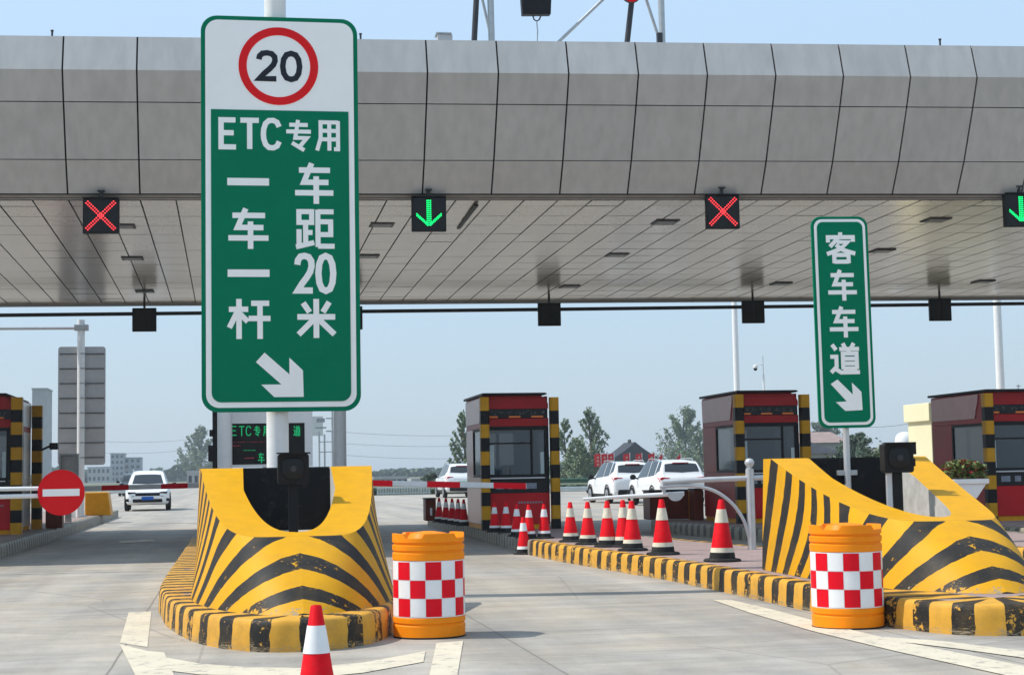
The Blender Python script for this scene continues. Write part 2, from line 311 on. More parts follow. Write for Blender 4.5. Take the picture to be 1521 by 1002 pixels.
# ------------------------------------------------------------------ ground, road, markings
def ground_mat():
    m = bpy.data.materials.new('grassy_ground'); m.use_nodes = True; nt = m.node_tree; L = nt.links.new; b = nt.nodes['Principled BSDF']; b.inputs['Roughness'].default_value = .9
    tc = N(nt, 'ShaderNodeTexCoord'); n = N(nt, 'ShaderNodeTexNoise', Scale=.05, Detail=8); L(tc.outputs['Object'], n.inputs['Vector'])
    r = N(nt, 'ShaderNodeValToRGB'); r.color_ramp.elements[0].color = (.06, .08, .035, 1); r.color_ramp.elements[1].color = (.2, .18, .12, 1); r.color_ramp.elements[0].position = .4; r.color_ramp.elements[1].position = .65
    L(n.outputs['Fac'], r.inputs[0]); L(r.outputs[0], b.inputs['Base Color']); return m
def road_mat():
    m = bpy.data.materials.new('concrete_road'); m.use_nodes = True; nt = m.node_tree; L = nt.links.new; b = nt.nodes['Principled BSDF']; b.inputs['Roughness'].default_value = .75
    tc = N(nt, 'ShaderNodeTexCoord')
    def nz(scale, vec=(1, 1, 1), det=8, ro=.65):
        mp = N(nt, 'ShaderNodeMapping'); mp.inputs['Scale'].default_value = vec; L(tc.outputs['Object'], mp.inputs['Vector'])
        n = N(nt, 'ShaderNodeTexNoise', Scale=scale, Detail=det, Roughness=ro); L(mp.outputs[0], n.inputs['Vector']); return n
    def mul(a, n, lo, hi, f0, f1):
        r = N(nt, 'ShaderNodeMapRange'); r.inputs[1].default_value = lo; r.inputs[2].default_value = hi; r.inputs[3].default_value = f0; r.inputs[4].default_value = f1; L(n, r.inputs[0])
        x = N(nt, 'ShaderNodeMix', data_type='RGBA', blend_type='MULTIPLY'); x.inputs[0].default_value = 1; L(a, x.inputs[6]); L(r.outputs[0], x.inputs[7]); return x.outputs[2]
    n1 = nz(.5, (1, .8, 1), 10, .7); r = N(nt, 'ShaderNodeValToRGB'); r.color_ramp.elements[0].color = (.45, .39, .31, 1); r.color_ramp.elements[1].color = (.345, .335, .318, 1); r.color_ramp.elements[0].position = .35; r.color_ramp.elements[1].position = .7
    L(n1.outputs['Fac'], r.inputs[0]); o = r.outputs[0]
    o = mul(o, nz(1.2, (1, .22, 1)).outputs['Fac'], .3, .7, .76, 1.12)        # traffic-polished streaks along the lanes
    o = mul(o, nz(1.4, (.18, 1.4, 1)).outputs['Fac'], .3, .7, .78, 1.12)       # broom-finish banding across
    o = mul(o, nz(1.0, (1.1, .015, 1), 3, .5).outputs['Fac'], .35, .65, .84, 1.06)   # dark tyre tracks along the lanes
    o = mul(o, nz(2.6, (1, .5, 1), 10, .8).outputs['Fac'], .58, .66, 1, .84)
    o = mul(o, nz(3.2, (.5, 1.2, 1), 9, .7).outputs['Fac'], .3, .7, .87, 1.1)
    o = mul(o, nz(45, det=4).outputs['Fac'], .3, .7, .9, 1.08)
    o = mul(o, nz(.9, (.35, 1, 1), 10, .75).outputs['Fac'], .6, .72, 1, .78)   # oil and tyre stains
    # slab joints: every 4.6 m along, every 3.3 m across, and sawn cuts
    sp = N(nt, 'ShaderNodeSeparateXYZ'); wv = nz(1.3); 
    va = N(nt, 'ShaderNodeVectorMath', operation='MULTIPLY_ADD'); L(wv.outputs['Color'], va.inputs[0]); va.inputs[1].default_value = (.03, .03, 0); L(tc.outputs['Object'], va.inputs[2]); L(va.outputs[0], sp.inputs[0])
    for ax, per, off, wd in ((1, 4.4, .35, .018), (0, 3.05, .28, .018)):
        d = N(nt, 'ShaderNodeMath', operation='MULTIPLY_ADD'); L(sp.outputs[ax], d.inputs[0]); d.inputs[1].default_value = 1/per; d.inputs[2].default_value = off
        f = N(nt, 'ShaderNodeMath', operation='FRACT'); L(d.outputs[0], f.inputs[0])
        l = N(nt, 'ShaderNodeMath', operation='LESS_THAN'); L(f.outputs[0], l.inputs[0]); l.inputs[1].default_value = wd/per
        x = N(nt, 'ShaderNodeMix', data_type='RGBA'); fm = N(nt, 'ShaderNodeMath', operation='MULTIPLY'); L(l.outputs[0], fm.inputs[0]); fm.inputs[1].default_value = .7; L(fm.outputs[0], x.inputs[0]); L(o, x.inputs[6]); x.inputs[7].default_value = (.13, .12, .1, 1); o = x.outputs[2]
    # hairline cracks
    vo = N(nt, 'ShaderNodeTexVoronoi', feature='DISTANCE_TO_EDGE', Scale=.22); L(va.outputs[0], vo.inputs['Vector'])
    lt = N(nt, 'ShaderNodeMath', operation='LESS_THAN'); L(vo.outputs['Distance'], lt.inputs[0]); lt.inputs[1].default_value = .0022
    fm = N(nt, 'ShaderNodeMath', operation='MULTIPLY'); L(lt.outputs[0], fm.inputs[0]); fm.inputs[1].default_value = .35
    x = N(nt, 'ShaderNodeMix', data_type='RGBA'); L(fm.outputs[0], x.inputs[0]); L(o, x.inputs[6]); x.inputs[7].default_value = (.16, .14, .12, 1); o = x.outputs[2]
    L(o, b.inputs['Base Color'])
    bp = N(nt, 'ShaderNodeBump', Strength=.18, Distance=.01); L(nz(60, (1, .4, 1), 5).outputs['Fac'], bp.inputs['Height']); L(bp.outputs[0], b.inputs['Normal'])
    return m
def marking_mat():
    m = bpy.data.materials.new('worn_road_paint'); m.use_nodes = True; nt = m.node_tree; L = nt.links.new; b = nt.nodes['Principled BSDF']; b.inputs['Roughness'].default_value = .65
    tc = N(nt, 'ShaderNodeTexCoord'); n = N(nt, 'ShaderNodeTexNoise', Scale=7, Detail=12, Roughness=.75); L(tc.outputs['Object'], n.inputs['Vector'])
    r = N(nt, 'ShaderNodeValToRGB'); e = r.color_ramp.elements; e[0].color = (.62, .55, .42, 1); e[1].color = (.32, .29, .25, 1); e[0].position = .53; e[1].position = .64
    n2 = N(nt, 'ShaderNodeTexNoise', Scale=2, Detail=5); L(tc.outputs['Object'], n2.inputs['Vector'])
    mr = N(nt, 'ShaderNodeMapRange'); mr.inputs[3].default_value = .8; mr.inputs[4].default_value = 1.2; L(n2.outputs['Fac'], mr.inputs[0])
    x = N(nt, 'ShaderNodeMix', data_type='RGBA', blend_type='MULTIPLY'); x.inputs[0].default_value = 1; L(n.outputs['Fac'], r.inputs[0]); L(r.outputs[0], x.inputs[6]); L(mr.outputs[0], x.inputs[7]); L(x.outputs[2], b.inputs['Base Color'])
    return m
GM, RM, MM = ground_mat(), road_mat(), marking_mat()
S = 4000
tag(MB().quad((-S, -200, 0), (S, -200, 0), (S, S, 0), (-S, S, 0)).build('ground', GM, fix=False), kind='structure')
tag(MB().quad((-40, -20, .004), (60, -20, .004), (48, 103, .004), (-34, 103, .004)).build('road', RM, fix=False), kind='structure')
tag(MB().quad((-11, 103, .004), (-2, 103, .004), (-2, 600, .004), (-11, 600, .004)).build('far_road', RM, fix=False), kind='structure')
MZ = .0075
def marking(px, name='road_marking'):
    global MZ
    MZ += .0006
    pts = [G(x, y, MZ) for x, y in px]
    b = MB(); n = len(pts); b.v = [(p.x, p.y, MZ) for p in pts]; b.f = [list(range(n))]
    o = b.build(name, MM, fix=False)
    if o.data.polygons[0].normal.z < 0: o.data.flip_normals()
    return tag(o, kind='structure')
marking([(191, 909), (225, 907), (219, 960), (178, 954)])
marking([(178, 956), (220, 966), (244, 968), (262, 1010), (205, 1010)])
marking([(238, 974), (300, 985), (372, 990), (450, 991), (540, 983), (632, 966), (629, 982), (540, 998), (480, 1004), (300, 1001), (250, 995)])
marking([(648, 954), (688, 951), (678, 1010), (636, 1010)])
marking([(1058, 890), (1085, 890), (1150, 905), (1225, 925), (1330, 950), (1521, 988), (1560, 1000), (1521, 1003), (1500, 1003), (1330, 966), (1206, 936), (1110, 908)])
marking([(1312, 945), (1400, 951), (1521, 966), (1560, 972), (1560, 980), (1521, 976), (1420, 962), (1320, 950)])
marking([(176, 803), (226, 800), (232, 803), (180, 806)])
# ------------------------------------------------------------------ islands
ZI = .25
def island(label, outline, ysplit, topw=0, group='raised toll islands between the lanes', pave='pave'):
    """outline: plan points down one side, round the nose and back up the other side; stripes fresh between path fractions"""
    t = thing('toll_island', label, 'traffic island', (outline[0][0], outline[0][1], 0), 0, group)
    ox, oy = outline[0]
    pts = catmull([(x-ox, y-oy, 0) for x, y in outline], 14)
    n = len(pts); arc = [0]
    for i in range(1, n): arc.append(arc[-1]+(pts[i]-pts[i-1]).length)
    nor = []
    for i in range(n):
        d = (pts[min(i+1, n-1)]-pts[max(i-1, 0)]).normalized(); nor.append(Vector((-d.y, d.x, 0)))   # inward = left of travel
    cen = sum(pts, Vector())/n
    if (cen-pts[n//2]).dot(nor[n//2]) < 0: nor = [-v for v in nor]
    ins = [i for i in range(n) if pts[i].y+oy < ysplit]; k0, k1 = ins[0], ins[-1]
    ymin = min(p.y for p in pts)
    prof = [(0, -.02), (.0, .03), (.002, .07), (.005, .14), (.010, .20), (.019, .232), (.036, ZI-.004), (.06, ZI), (.13, ZI), (.2, ZI)]
    prof = [(a, z+.0) for a, z in prof]
    def part(name, i0, i1, m):
        b = MB(); g = []; w = []
        for i in range(i0, i1+1):
            jit = .006*noise.noise(Vector((arc[i]*3, 0, 1)))
            wide = max(0, min(1, (ymin+2.6-pts[i].y)/1.1))*.46
            for (a, z) in prof:
                if a == .2: a += max(wide, topw)
                if a == .13: a += max(wide, topw)*.4
                p = pts[i]+nor[i]*(a+jit+.009*noise.noise(Vector((arc[i]*6, z*9, 3)))); b.v.append((p.x, p.y, z+.006*noise.noise(Vector((arc[i]*4, a*9, 7))) if z > .24 else z)); g.append(arc[i]); w.append(1.0 if z < .05 else (.62 if z < .1 else (.5 if .18 < z < ZI else .25)))
        k = len(prof)
        for i in range(i1-i0):
            for j in range(k-1): a = i*k+j; b.f.append([a, a+1, a+k+1, a+k])
        b.at = {'g': g, 'wear': w}
        b.build(name, m, t, smooth='all')
    if k0 > 0: part('worn_kerb', 0, k0, 'kerbworn')
    part('painted_kerb', k0, k1, 'kerbstripe')
    if k1 < n-1: part('worn_kerb', k1, n-1, 'kerbworn')
    b = MB(); b.v = [tuple(pts[i]+nor[i]*.19+Vector((0, 0, ZI-.002))) for i in range(n)]; b.f = [list(range(n))]
    o = b.build('paving', M[pave], t, fix=False)
    if o.data.polygons[0].normal.z < 0: o.data.flip_normals()
    e0, e1 = pts[0], pts[-1]
    MB().quad((e0.x, e0.y, 0), (e1.x, e1.y, 0), (e1.x, e1.y, ZI-.004), (e0.x, e0.y, ZI-.004)).build('end_face', 'kerbtop', t)
    return t
def pave_mat():
    m = bpy.data.materials.new('pinkish_paving'); m.use_nodes = True; nt = m.node_tree; L = nt.links.new; b = nt.nodes['Principled BSDF']; b.inputs['Roughness'].default_value = .85
    tc = N(nt, 'ShaderNodeTexCoord'); br = N(nt, 'ShaderNodeTexBrick', Scale=2.2); br.inputs['Color1'].default_value = (.36, .25, .225, 1); br.inputs['Color2'].default_value = (.3, .22, .2, 1); br.inputs['Mortar'].default_value = (.2, .17, .16, 1); br.inputs['Mortar Size'].default_value = .012
    L(tc.outputs['Object'], br.inputs['Vector']); n = N(nt, 'ShaderNodeTexNoise', Scale=4, Detail=8); L(tc.outputs['Object'], n.inputs['Vector'])
    mr = N(nt, 'ShaderNodeMapRange'); mr.inputs[3].default_value = .7; mr.inputs[4].default_value = 1.25; L(n.outputs['Fac'], mr.inputs[0])
    x = N(nt, 'ShaderNodeMix', data_type='RGBA', blend_type='MULTIPLY'); x.inputs[0].default_value = 1; L(br.outputs['Color'], x.inputs[6]); L(mr.outputs[0], x.inputs[7]); L(x.outputs[2], b.inputs['Base Color']); return m
M['pave'] = pave_mat()
island('toll island under the tall green sign, its rounded nose nearest the camera', [(-.76, 46), (-.77, 36), (-.76, 26), (-.77, 21), (-.76, 17.6), (-.68, 16.2), (-.55, 14.95), (-.28, 13.6), (.1, 12.85), (.45, 12.66), (.75, 12.72), (1.1, 13.1), (1.36, 13.95), (1.46, 15.2), (1.48, 18), (1.48, 26), (1.48, 36), (1.48, 46)], 31, .24)
island('toll island with cones and pinkish paving in front of the middle red booth', [(5.0, 42), (4.96, 34), (4.78, 28), (4.76, 25.1), (5.0, 21.6), (5.22, 19.0), (5.28, 16.6), (5.30, 14.5), (5.38, 13.1), (5.6, 12.2), (6.05, 11.9), (6.5, 11.95), (7.1, 12.4), (7.5, 13.4), (7.62, 15), (7.55, 20), (6.9, 26), (6.6, 34), (6.6, 42)], 26)
island('toll island behind the swing barrier, under the second red booth from the right', [(9.0, 34.4), (9.15, 31), (9.55, 26.5), (9.95, 21.5), (10.15, 18.5), (10.6, 17.2), (11.3, 16.9), (12.0, 17.3), (12.4, 18.6), (12.4, 26), (12.0, 34.4)], 23.5)
island('toll island at the right edge, under the booth with the planter', [(13.2, 42), (13.2, 32), (13.2, 24), (13.3, 19), (14.2, 17.6), (15.2, 17.6), (16.0, 19), (16.1, 24), (16.1, 32), (16.1, 42)], 24)
island('toll island at the left edge with a grey kerb, behind the no entry sign', [(-6.6, 59.3), (-6.6, 45), (-6.6, 30), (-6.5, 19), (-5.9, 17.6), (-5.2, 17.3), (-4.5, 17.6), (-4.02, 19), (-3.99, 30), (-3.99, 45), (-3.99, 59.3)], 20)

# ------------------------------------------------------------------ crash blocks at the island noses
def crash_block(label, loc, rz):
    t = thing('crash_block', label, 'concrete block', loc, rz, 'striped crash blocks at the island noses')
    LEN, WB, WT, HS, HT = 4.0, .935, .885, .585, 1.19
    def ztop(q): return HS + (HT-HS)*max(0, min(1, (q-1.05)/(3.78-1.05)))**1.4      # height of the top at distance q behind the nose tip
    def plan(th_, w, nose, tip):      # half-outline: th 0 (ridge) .. 1 (rear); ellipse-like nose, straight side
        if th_ < .5:
            a = th_/.5*PI/2; x = w*math.sin(a)**.96; q = tip + nose*(1-math.cos(a)**1.12) + .17*math.sin(a)
        else:
            f = (th_-.5)/.5; x = w*(1-.0*f); q = tip+nose+.17+(LEN-tip-nose-.17)*f
        return x, q
    def outer(q): return WT*max(0, min(1, (q-1.0)/(LEN-1.0)))**.24
    nu, nv = 96, 14
    b = MB(); g = []; wr = []
    prow = []
    tab = []; acc = 0; last = None
    for i in range(nu+1):
        pb = Vector(plan(i/nu, WB, 2.15, 0)); acc += (pb-last).length if last is not None else 0; last = pb
        if i <= nu//2: tab.append((pb.x, acc))
    def front_arc(x):
        for k in range(len(tab)-1):
            if tab[k+1][0] >= x: return tab[k][1]+(x-tab[k][0])/max(1e-6, tab[k+1][0]-tab[k][0])*(tab[k+1][1]-tab[k][1])
        return tab[-1][1]
    for sgn in (-1, 1):
        n0 = len(b.v); acc = 0; last = None
        for i in range(nu+1):
            xb, qb = plan(i/nu, WB, 2.15, 0); qt = 1.0+(LEN-1.0)*qb/LEN; xt = outer(qt)
            zt = ztop(qt)
            pb = Vector((xb, qb))
            if last is not None: acc += (pb-last).length
            last = pb
            for j in range(nv+1):
                v = j/nv; z = zt*v; vv = z/HS if z < HS else 1
                bul = .09*math.sin(PI*min(1, v))*max(0, 1-i/nu*2.2)
                x = xb+(xt-xb)*v; q = qb+(qt-qb)*v-bul
                b.v.append((sgn*x, q, z))
                f_ = max(0, min(1, (i/nu-.25)/.35)); p = acc+(q-qb)*f_*f_*(3-2*f_); rx = x/(WB+(WT-WB)*v); kx = max(0, min(1, (rx-.72)/.28)); kx = kx*kx*(3-2*kx); p = front_arc(rx*WB)*(1-kx)+p*kx; gg = p*(p+.25)/(p+.8)
                g.append((gg+2.15*z)/(1+.48*z) - .045 + .39*4); wr.append(max(0, 1-z*7)*.9 + max(0, 1-z/.5)*max(0, 1-p/1.6)*.35)
        for i in range(nu):
            for j in range(nv):
                a = n0+i*(nv+1)+j; q_ = [a, a+1, a+nv+2, a+nv+1]; b.f.append(q_ if sgn < 0 else q_[::-1])
    b.at = {'g': g, 'wear': wr}
    b.build('striped_sides', 'stripe', t, smooth='all', fix=False)
    # yellow top: strips from the outer edge to the slot edge
    SL = 3.6
    def slot(q):  # half width of the slot at distance q
        if q < 1.34: return 0
        return .445*min(1, ((q-1.34)/1.7))**.42 if q < 3.04 else .445
    top = MB(); inn = MB()
    qs = [1.0+(LEN-1.0)*(i/60)**1.6 for i in range(61)]
    qs = sorted(set(qs+[1.341, 1.36, 1.4, 1.46]))
    for sgn in (-1, 1):
        n0 = len(top.v); m0 = len(inn.v)
        for q in qs:
            xo, xi, z = outer(q), slot(q), ztop(q)
            for k in range(7):
                x = xo+(xi-xo)*k/6; top.v.append((sgn*x, q, z))
            inn.v += [(sgn*xi, q, z), (sgn*xi, q, min(z, HS)-.04)]
        for i in range(len(qs)-1):
            for k in range(6):
                a = n0+i*7+k; f = [a, a+1, a+8, a+7]; top.f.append(f if sgn > 0 else f[::-1])
            if qs[i] >= 1.33:
                a = m0+i*2; f = [a, a+1, a+3, a+2]; inn.f.append(f if sgn > 0 else f[::-1])
    o = top.build('yellow_top', 'yellow', t, smooth='all', fix=True)
    inn.build('slot_wall', 'concrete', t, fix=True)
    fl = MB(); fl.grid(lambda u, v: ((v*2-1)*slot(1.345+u*(LEN-.12-1.345)), 1.345+u*(LEN-.12-1.345), HS-.038), 30, 2); fl.build('slot_floor', 'concrete', t, fix=False)
    MB().box(-.442, .442, LEN-.13, LEN-.02, HS-.03, HT-.012).build('rear_panel', 'blackpaint', t, bevel=.006)
    MB().quad((-WB, LEN, 0), (WB, LEN, 0), (WT, LEN, HT), (-WT, LEN, HT)).build('rear_face', 'blackpaint', t)
    return t
BL = (.555, 13.02, ZI)
BRT = (6.45, 12.87, ZI)
crash_block('yellow and black crash block below the tall green sign on the near left island', BL, math.radians(0))
crash_block('yellow and black crash block behind the right barrel, holding the slim green sign', BRT, math.radians(-1.8))

# signal lamps standing in the slots
def slot_lamp(label, loc, rz, hood):
    t = thing('island_signal_lamp', label, 'signal lamp', loc, rz, 'black signal lamps in the crash blocks')
    h = .475
    MB().box(-.045, .045, -.03, .03, 0, h).build('post', 'blackplast', t, bevel=.008)
    if hood: MB().box(-.115, -.06, -.02, .02, 0, h).build('post', 'satin', t, bevel=.006)
    MB().prism(rrect(-.148, .148, h, h+.29, .03), -.09, .09).build('housing', 'blackplast', t, bevel=.006)
    l = MB().prism(rrect(-.105, .105, h+.045, h+.25, .07), -.112, -.088).build('lens', 'led', t, bevel=.012, smooth=True)
    MB().lathe([(.02, 0), (.035, .01), (.03, .018)], 16).build('lens_centre', 'darksteel', l, loc=(0, -.112, h+.148)).rotation_euler = (PI/2, 0, 0)
    MB().box(-.16, .16, -.15, -.092, h+.288, h+.302).build('visor', 'blackplast', t)
    if hood:
        MB().box(.15, .19, -.05, .04, h+.18, h+.3).build('bracket', 'blackplast', t, bevel=.006)
        MB().box(.15, .178, -.05, .04, h+.06, h+.14).build('bracket', 'blackplast', t, bevel=.006)
    return t
p = AT(436, 788, BL[1]+2.7)
slot_lamp('black lamp box on a post standing in the left crash block', (p.x, BL[1]+2.7, ZI+.547), .0, False)
p = AT(1335, 766, BRT[1]+2.5)
slot_lamp('black lamp box with side brackets on a post in the right crash block', (p.x, BRT[1]+2.5, ZI+.547), -.12, True)

# ------------------------------------------------------------------ the two green signs
def arrow_part(pts, t, y): return MB().prism(pts, y-.004, y).build('arrow', 'signwhite', t)
def big_sign():
    Yd = 18.0; a = AT(303, 22, Yd); bb = AT(303, 611, Yd); c = AT(533, 300, Yd)
    s = (a.z-bb.z)/589.0
    ctr = AT(419, 611, Yd)
    t = thing('lane_sign', 'tall green lane sign with a 20 limit disc on its white head', 'road sign', (ctr.x, Yd+.16, ZI))
    base = ctr.z-ZI
    X = lambda px: (px-419)*s
    Z = lambda py: base+(611-py)*s
    MB().prism(rrect(X(303), X(535), Z(611), Z(21), 24*s), -.035, 0).build('board', 'green', t, bevel=.004).location = (0, -.12, 0)
    MB().prism(rrect(X(309.5), X(528.5), Z(604.5), Z(27.5), 19*s), -.160, -.156).build('white_border', 'signwhite', t)
    r = 14*s; x0, x1, z0, z1 = X(317.5), X(520.5), Z(596.5), Z(163)
    pl = [q for q in rrect(x0, x1, z0, z1, r) ]
    pl = [(x1, z1), (x0, z1)] + [q for q in pl[18:]]
    MB().prism(pl, -.166, -.160).build('green_field', 'green', t)
    d = disc(X(417), Z(96), 60*s, -.164, -.160).build('speed_limit_disc', 'signwhite', t)
    ring_mesh(X(417), Z(96), 47*s, 59*s, -.168, -.164).build('red_ring', 'signred', d)
    text_part('20', X(385), X(451), Z(118), Z(74), -.164, 'signblack', d, 'numeral', .19)
    y = -.166
    for tx, x0, x1, y0, y1, bo in (('ETC', 329, 419, 176, 222, .17), ('专用', 427, 509, 177, 223, .13), ('车', 439, 498, 242, 303, .135), ('距', 441, 498, 310, 370, .125), ('20', 440, 498, 378, 436, .16), ('米', 441, 499, 445, 503, .145),
                           ('车', 341, 402, 311, 371, .135), ('杆', 342, 403, 445, 504, .135)):
        text_part(tx, X(x0), X(x1), Z(y1), Z(y0), y, 'signwhite', t, 'lettering', bo)
    for y0, y1 in ((265.5, 276.5), (401.5, 412.5)):
        MB().box(X(341), X(402), y-.004, y, Z(y1), Z(y0)).build('lettering', 'signwhite', t)
    pp = lambda q: (X(280+q[0]/2.386), Z(300+q[1]/2.386))
    arrow_part([pp(q) for q in ((242, 568), (272, 535), (358, 612), (358, 553), (405, 598), (407, 691), (305, 691), (260, 647), (330, 647))], t, y)
    px = X(409+8) + .0
    MB().tube([(X(413), .02, 0), (X(413), .02, 7.6)], .122, 28).build('pole', 'white', t, smooth=True)
    for zz in (base+.9, base+2.3, base+3.6): MB().box(X(413)-.75, X(413)+.75, -.116, -.08, zz-.03, zz+.03).build('rail', 'steel', t)
    MB().lathe([(.24, 0), (.24, .03), (.13, .04)], 24, (X(413), .02, 0)).build('base_flange', 'white', t)
big_sign()
def small_sign():
    Yd = BRT[1]+3.72; s = 1/(F/ (Vector(AT(1258, 480, Yd))-CAMP).dot(FW))
    foot = AT(1262, 634, Yd); t = thing('lane_sign', 'slim green passenger lane sign on a grey pole in the right crash block', 'road sign', (foot.x, Yd+.1, ZI+.565))
    base = foot.z-(ZI+.565); zx = lambda px: (px-1262)*s
    W = 87.5
    X = lambda off: (off-43.7)*s         # offset from the left edge
    Z = lambda py: base+(634-py)*s
    MB().prism(rrect(X(0), X(W), Z(635), Z(319.5), 15*s), -.03, 0).build('board', 'green', t, bevel=.003).location = (0, -.04, 0)
    MB().prism(rrect(X(4.2), X(W-4.2), Z(630.8), Z(323.7), 12*s), -.074, -.070).build('white_border', 'signwhite', t)
    MB().prism(rrect(X(8.4), X(W-8.4), Z(626.6), Z(327.9), 9*s), -.078, -.074).build('green_field', 'green', t)
    for tx, x0, x1, y0, y1 in (('客', 21, 67, 344, 390), ('车', 21, 67, 400, 446), ('车', 21, 67, 455, 501), ('道', 20, 66, 510, 555)):
        text_part(tx, X(x0), X(x1), Z(y1), Z(y0), -.078, 'signwhite', t, 'lettering', .135)
    pp = lambda q: (X((q[0]-95)/2.64-1.0), Z(300+q[1]/2.64))
    arrow_part([pp(q) for q in ((150, 712), (178, 695), (238, 755), (236, 708), (273, 745), (275, 816), (205, 818), (168, 783), (212, 781))], t, -.078)
    MB().tube([(zx(1262), 0, -.0), (zx(1262), 0, base+1.5)], .036, 18).build('pole', 'satin', t, smooth=True)
    for zz in (.16, .46):
        b = MB().box(zx(1262)-.11, zx(1262)+.11, -.012, .055, zz-.028, zz+.028).build('clamp', 'steel', t, bevel=.006)
    return t
sgn = small_sign(); sgn.rotation_euler = (math.radians(0), math.radians(-.4), math.radians(-2))

# ------------------------------------------------------------------ barrels
def barrel():
    t = thing('anti_collision_barrel', '', 'barrel')
    R_ = .298
    prof = [(R_-.012, 0), (R_, .012), (R_+.003, .1), (R_-.006, .108), (R_-.006, .118), (R_+.003, .126), (R_+.003, .165), (R_-.004, .172), (R_-.004, .63), (R_+.003, .637), (R_+.003, .69), (R_-.007, .698), (R_-.007, .708), (R_+.003, .716), (R_+.004, .755), (R_-.01, .763), (R_-.01, .773), (R_+.003, .781), (R_+.003, .795)]
    b = MB().lathe(prof, 64, cap=False)
    # crenellated rim and sunken lid
    k = 64; n0 = len(b.v)
    def rim(j):
        a = j/k*360
        return .852 if (a % 90) < 52 else .815
    for rr in (R_+.002, R_-.035):
        for j in range(k): a = 2*PI*j/k; b.v.append((rr*math.cos(a), rr*math.sin(a), rim(j)))
    for j in range(k): a = 2*PI*j/k; b.v.append(((R_-.05)*math.cos(a), (R_-.05)*math.sin(a), .79))
    l = (len(prof)-1)*k
    for j in range(k):
        j2 = (j+1) % k
        b.f += [[l+j, l+j2, n0+j2, n0+j], [n0+j, n0+j2, n0+k+j2, n0+k+j], [n0+k+j, n0+k+j2, n0+2*k+j2, n0+2*k+j]]
    b.f.append([n0+2*k+j for j in range(k)])
    b.build('body', 'orange', t, smooth=True)
    MB().lathe([(.0, 0), (.17, 0), (.18, .012), (.15, .06), (.05, .075), (0, .076)], 40, (0, 0, .79)).build('lid', 'orange', t, smooth=True)
    MB().lathe([(R_-.02, -.002), (R_+.004, 0), (R_+.004, .012), (R_-.02, .014)], 48).build('base_ring', 'rubber', t, smooth=True)
    # chequered reflective band: 3 rows x 12 squares, red squares and white squares
    z0, z1 = .178, .625; rows = 3; ncol = 14; per = 2*PI/ncol
    for par, nm, mm in ((0, 'red_squares', 'red'), (1, 'white_squares', 'whiteref')):
        q = MB(); rr = R_+.0015
        for r in range(rows):
            for c in range(ncol):
                if (r+c) % 2 != par: continue
                a0 = c*per; h = (z1-z0)/rows; n = len(q.v); sub = 5
                for i in range(sub+1):
                    a = a0+per*(.012+.976*i/sub)
                    q.v += [(rr*math.cos(a), rr*math.sin(a), z0+h*r+.002), (rr*math.cos(a), rr*math.sin(a), z0+h*(r+1)-.002)]
                for i in range(sub): q.f.append([n+2*i, n+2*i+2, n+2*i+3, n+2*i+1])
        q.build(nm, mm, t, fix=False, smooth='all')
    q = MB().lathe([(R_-.001, z0-.006), (R_-.001, z1+.006)], 64, cap=False); q.build('reflective_band', 'whiteref', t, smooth='all')
    return t
b1 = barrel(); g = 'chequered orange barrels at the island noses'
p = G(638, 944.5); b1.location = (p.x, p.y, .005); b1.rotation_euler.z = math.radians(-102)
tag(b1, 'orange barrel with red and white squares beside the left striped island nose', None, g)
b2 = copy_tree(b1); p = G(1260, 930.5); b2.location = (p.x, p.y, .005); b2.rotation_euler.z = math.radians(-116)
tag(b2, 'orange barrel with red and white squares in front of the right crash block', None, g)

# ------------------------------------------------------------------ cones
def make_cone(cream=True):
    t = thing('traffic_cone', '', 'cone')
    MB().lathe([(.215, 0), (.22, .012), (.205, .03), (.15, .04), (.142, .10), (.138, .11)], 8 if False else 28).build('base', 'rubber', t, smooth=True)
    r = lambda z: .137-(z-.1)*(.137-.033)/(.74-.1)
    MB().lathe([(r(.1), .1), (r(.74), .735), (r(.74)-.006, .742), (.022, .742), (.02, .70), (0, .70)], 28).build('body', 'conered', t, smooth=True)
    for z0, z1 in ((.10, .165), (.46, .625)):
        MB().lathe([(r(z0)+.0022, z0+.004), (r(z1)+.0022, z1)], 28, cap=False).build('reflective_band', 'cream' if cream else 'whiteref', t, smooth='all')
    return t
coneA = make_cone(True); coneB = make_cone(False); used = {'A': 0, 'B': 0}
GC1, GC2, GC3 = 'cones along the sunlit island', 'cones in front of the middle booth', 'cones beside the middle booth'
cones = [('A', 1073, 833, ZI, .763, 'red cone with a cream band, nearest to the silver swing barrier post', GC1),
    ('A', 985, 823, ZI, .745, 'red cone with a cream band, second from the silver barrier post', GC1),
    ('A', 940, 817, ZI, .71, 'red cone with a cream band, third from the silver barrier post, hiding another behind', GC1),
    ('A', 927, 811.5, ZI, .70, 'red cone half hidden behind another cone under the swing barrier arm', GC1),
    ('A', 903, 811.5, ZI, .69, 'red cone on the island kerb under the middle of the swing barrier arm', GC1),
    ('A', 873.5, 808, ZI, .665, 'red cone below the tip of the thin barrier arm, second from the middle booth', GC1),
    ('A', 848, 804, ZI, .645, 'red cone with a cream band standing just right of the middle booth', GC1),
    ('B', 778.5, 823, 0, .61, 'small red cone standing on the road beside the kerb', None),
    ('B', 735, 789.5, ZI, .54, 'leftmost red cone in the row in front of the middle booth', GC2),
    ('B', 752, 790, ZI, .55, 'second red cone from the left in front of the middle booth', GC2),
    ('B', 768, 796, ZI, .55, 'red cone just behind the cone on the road', GC2),
    ('B', 786.5, 799.5, ZI, .56, 'red cone second from the right in front of the middle booth', GC2),
    ('B', 808.5, 799, ZI, .565, 'red cone at the right corner of the middle booth front', GC2)]
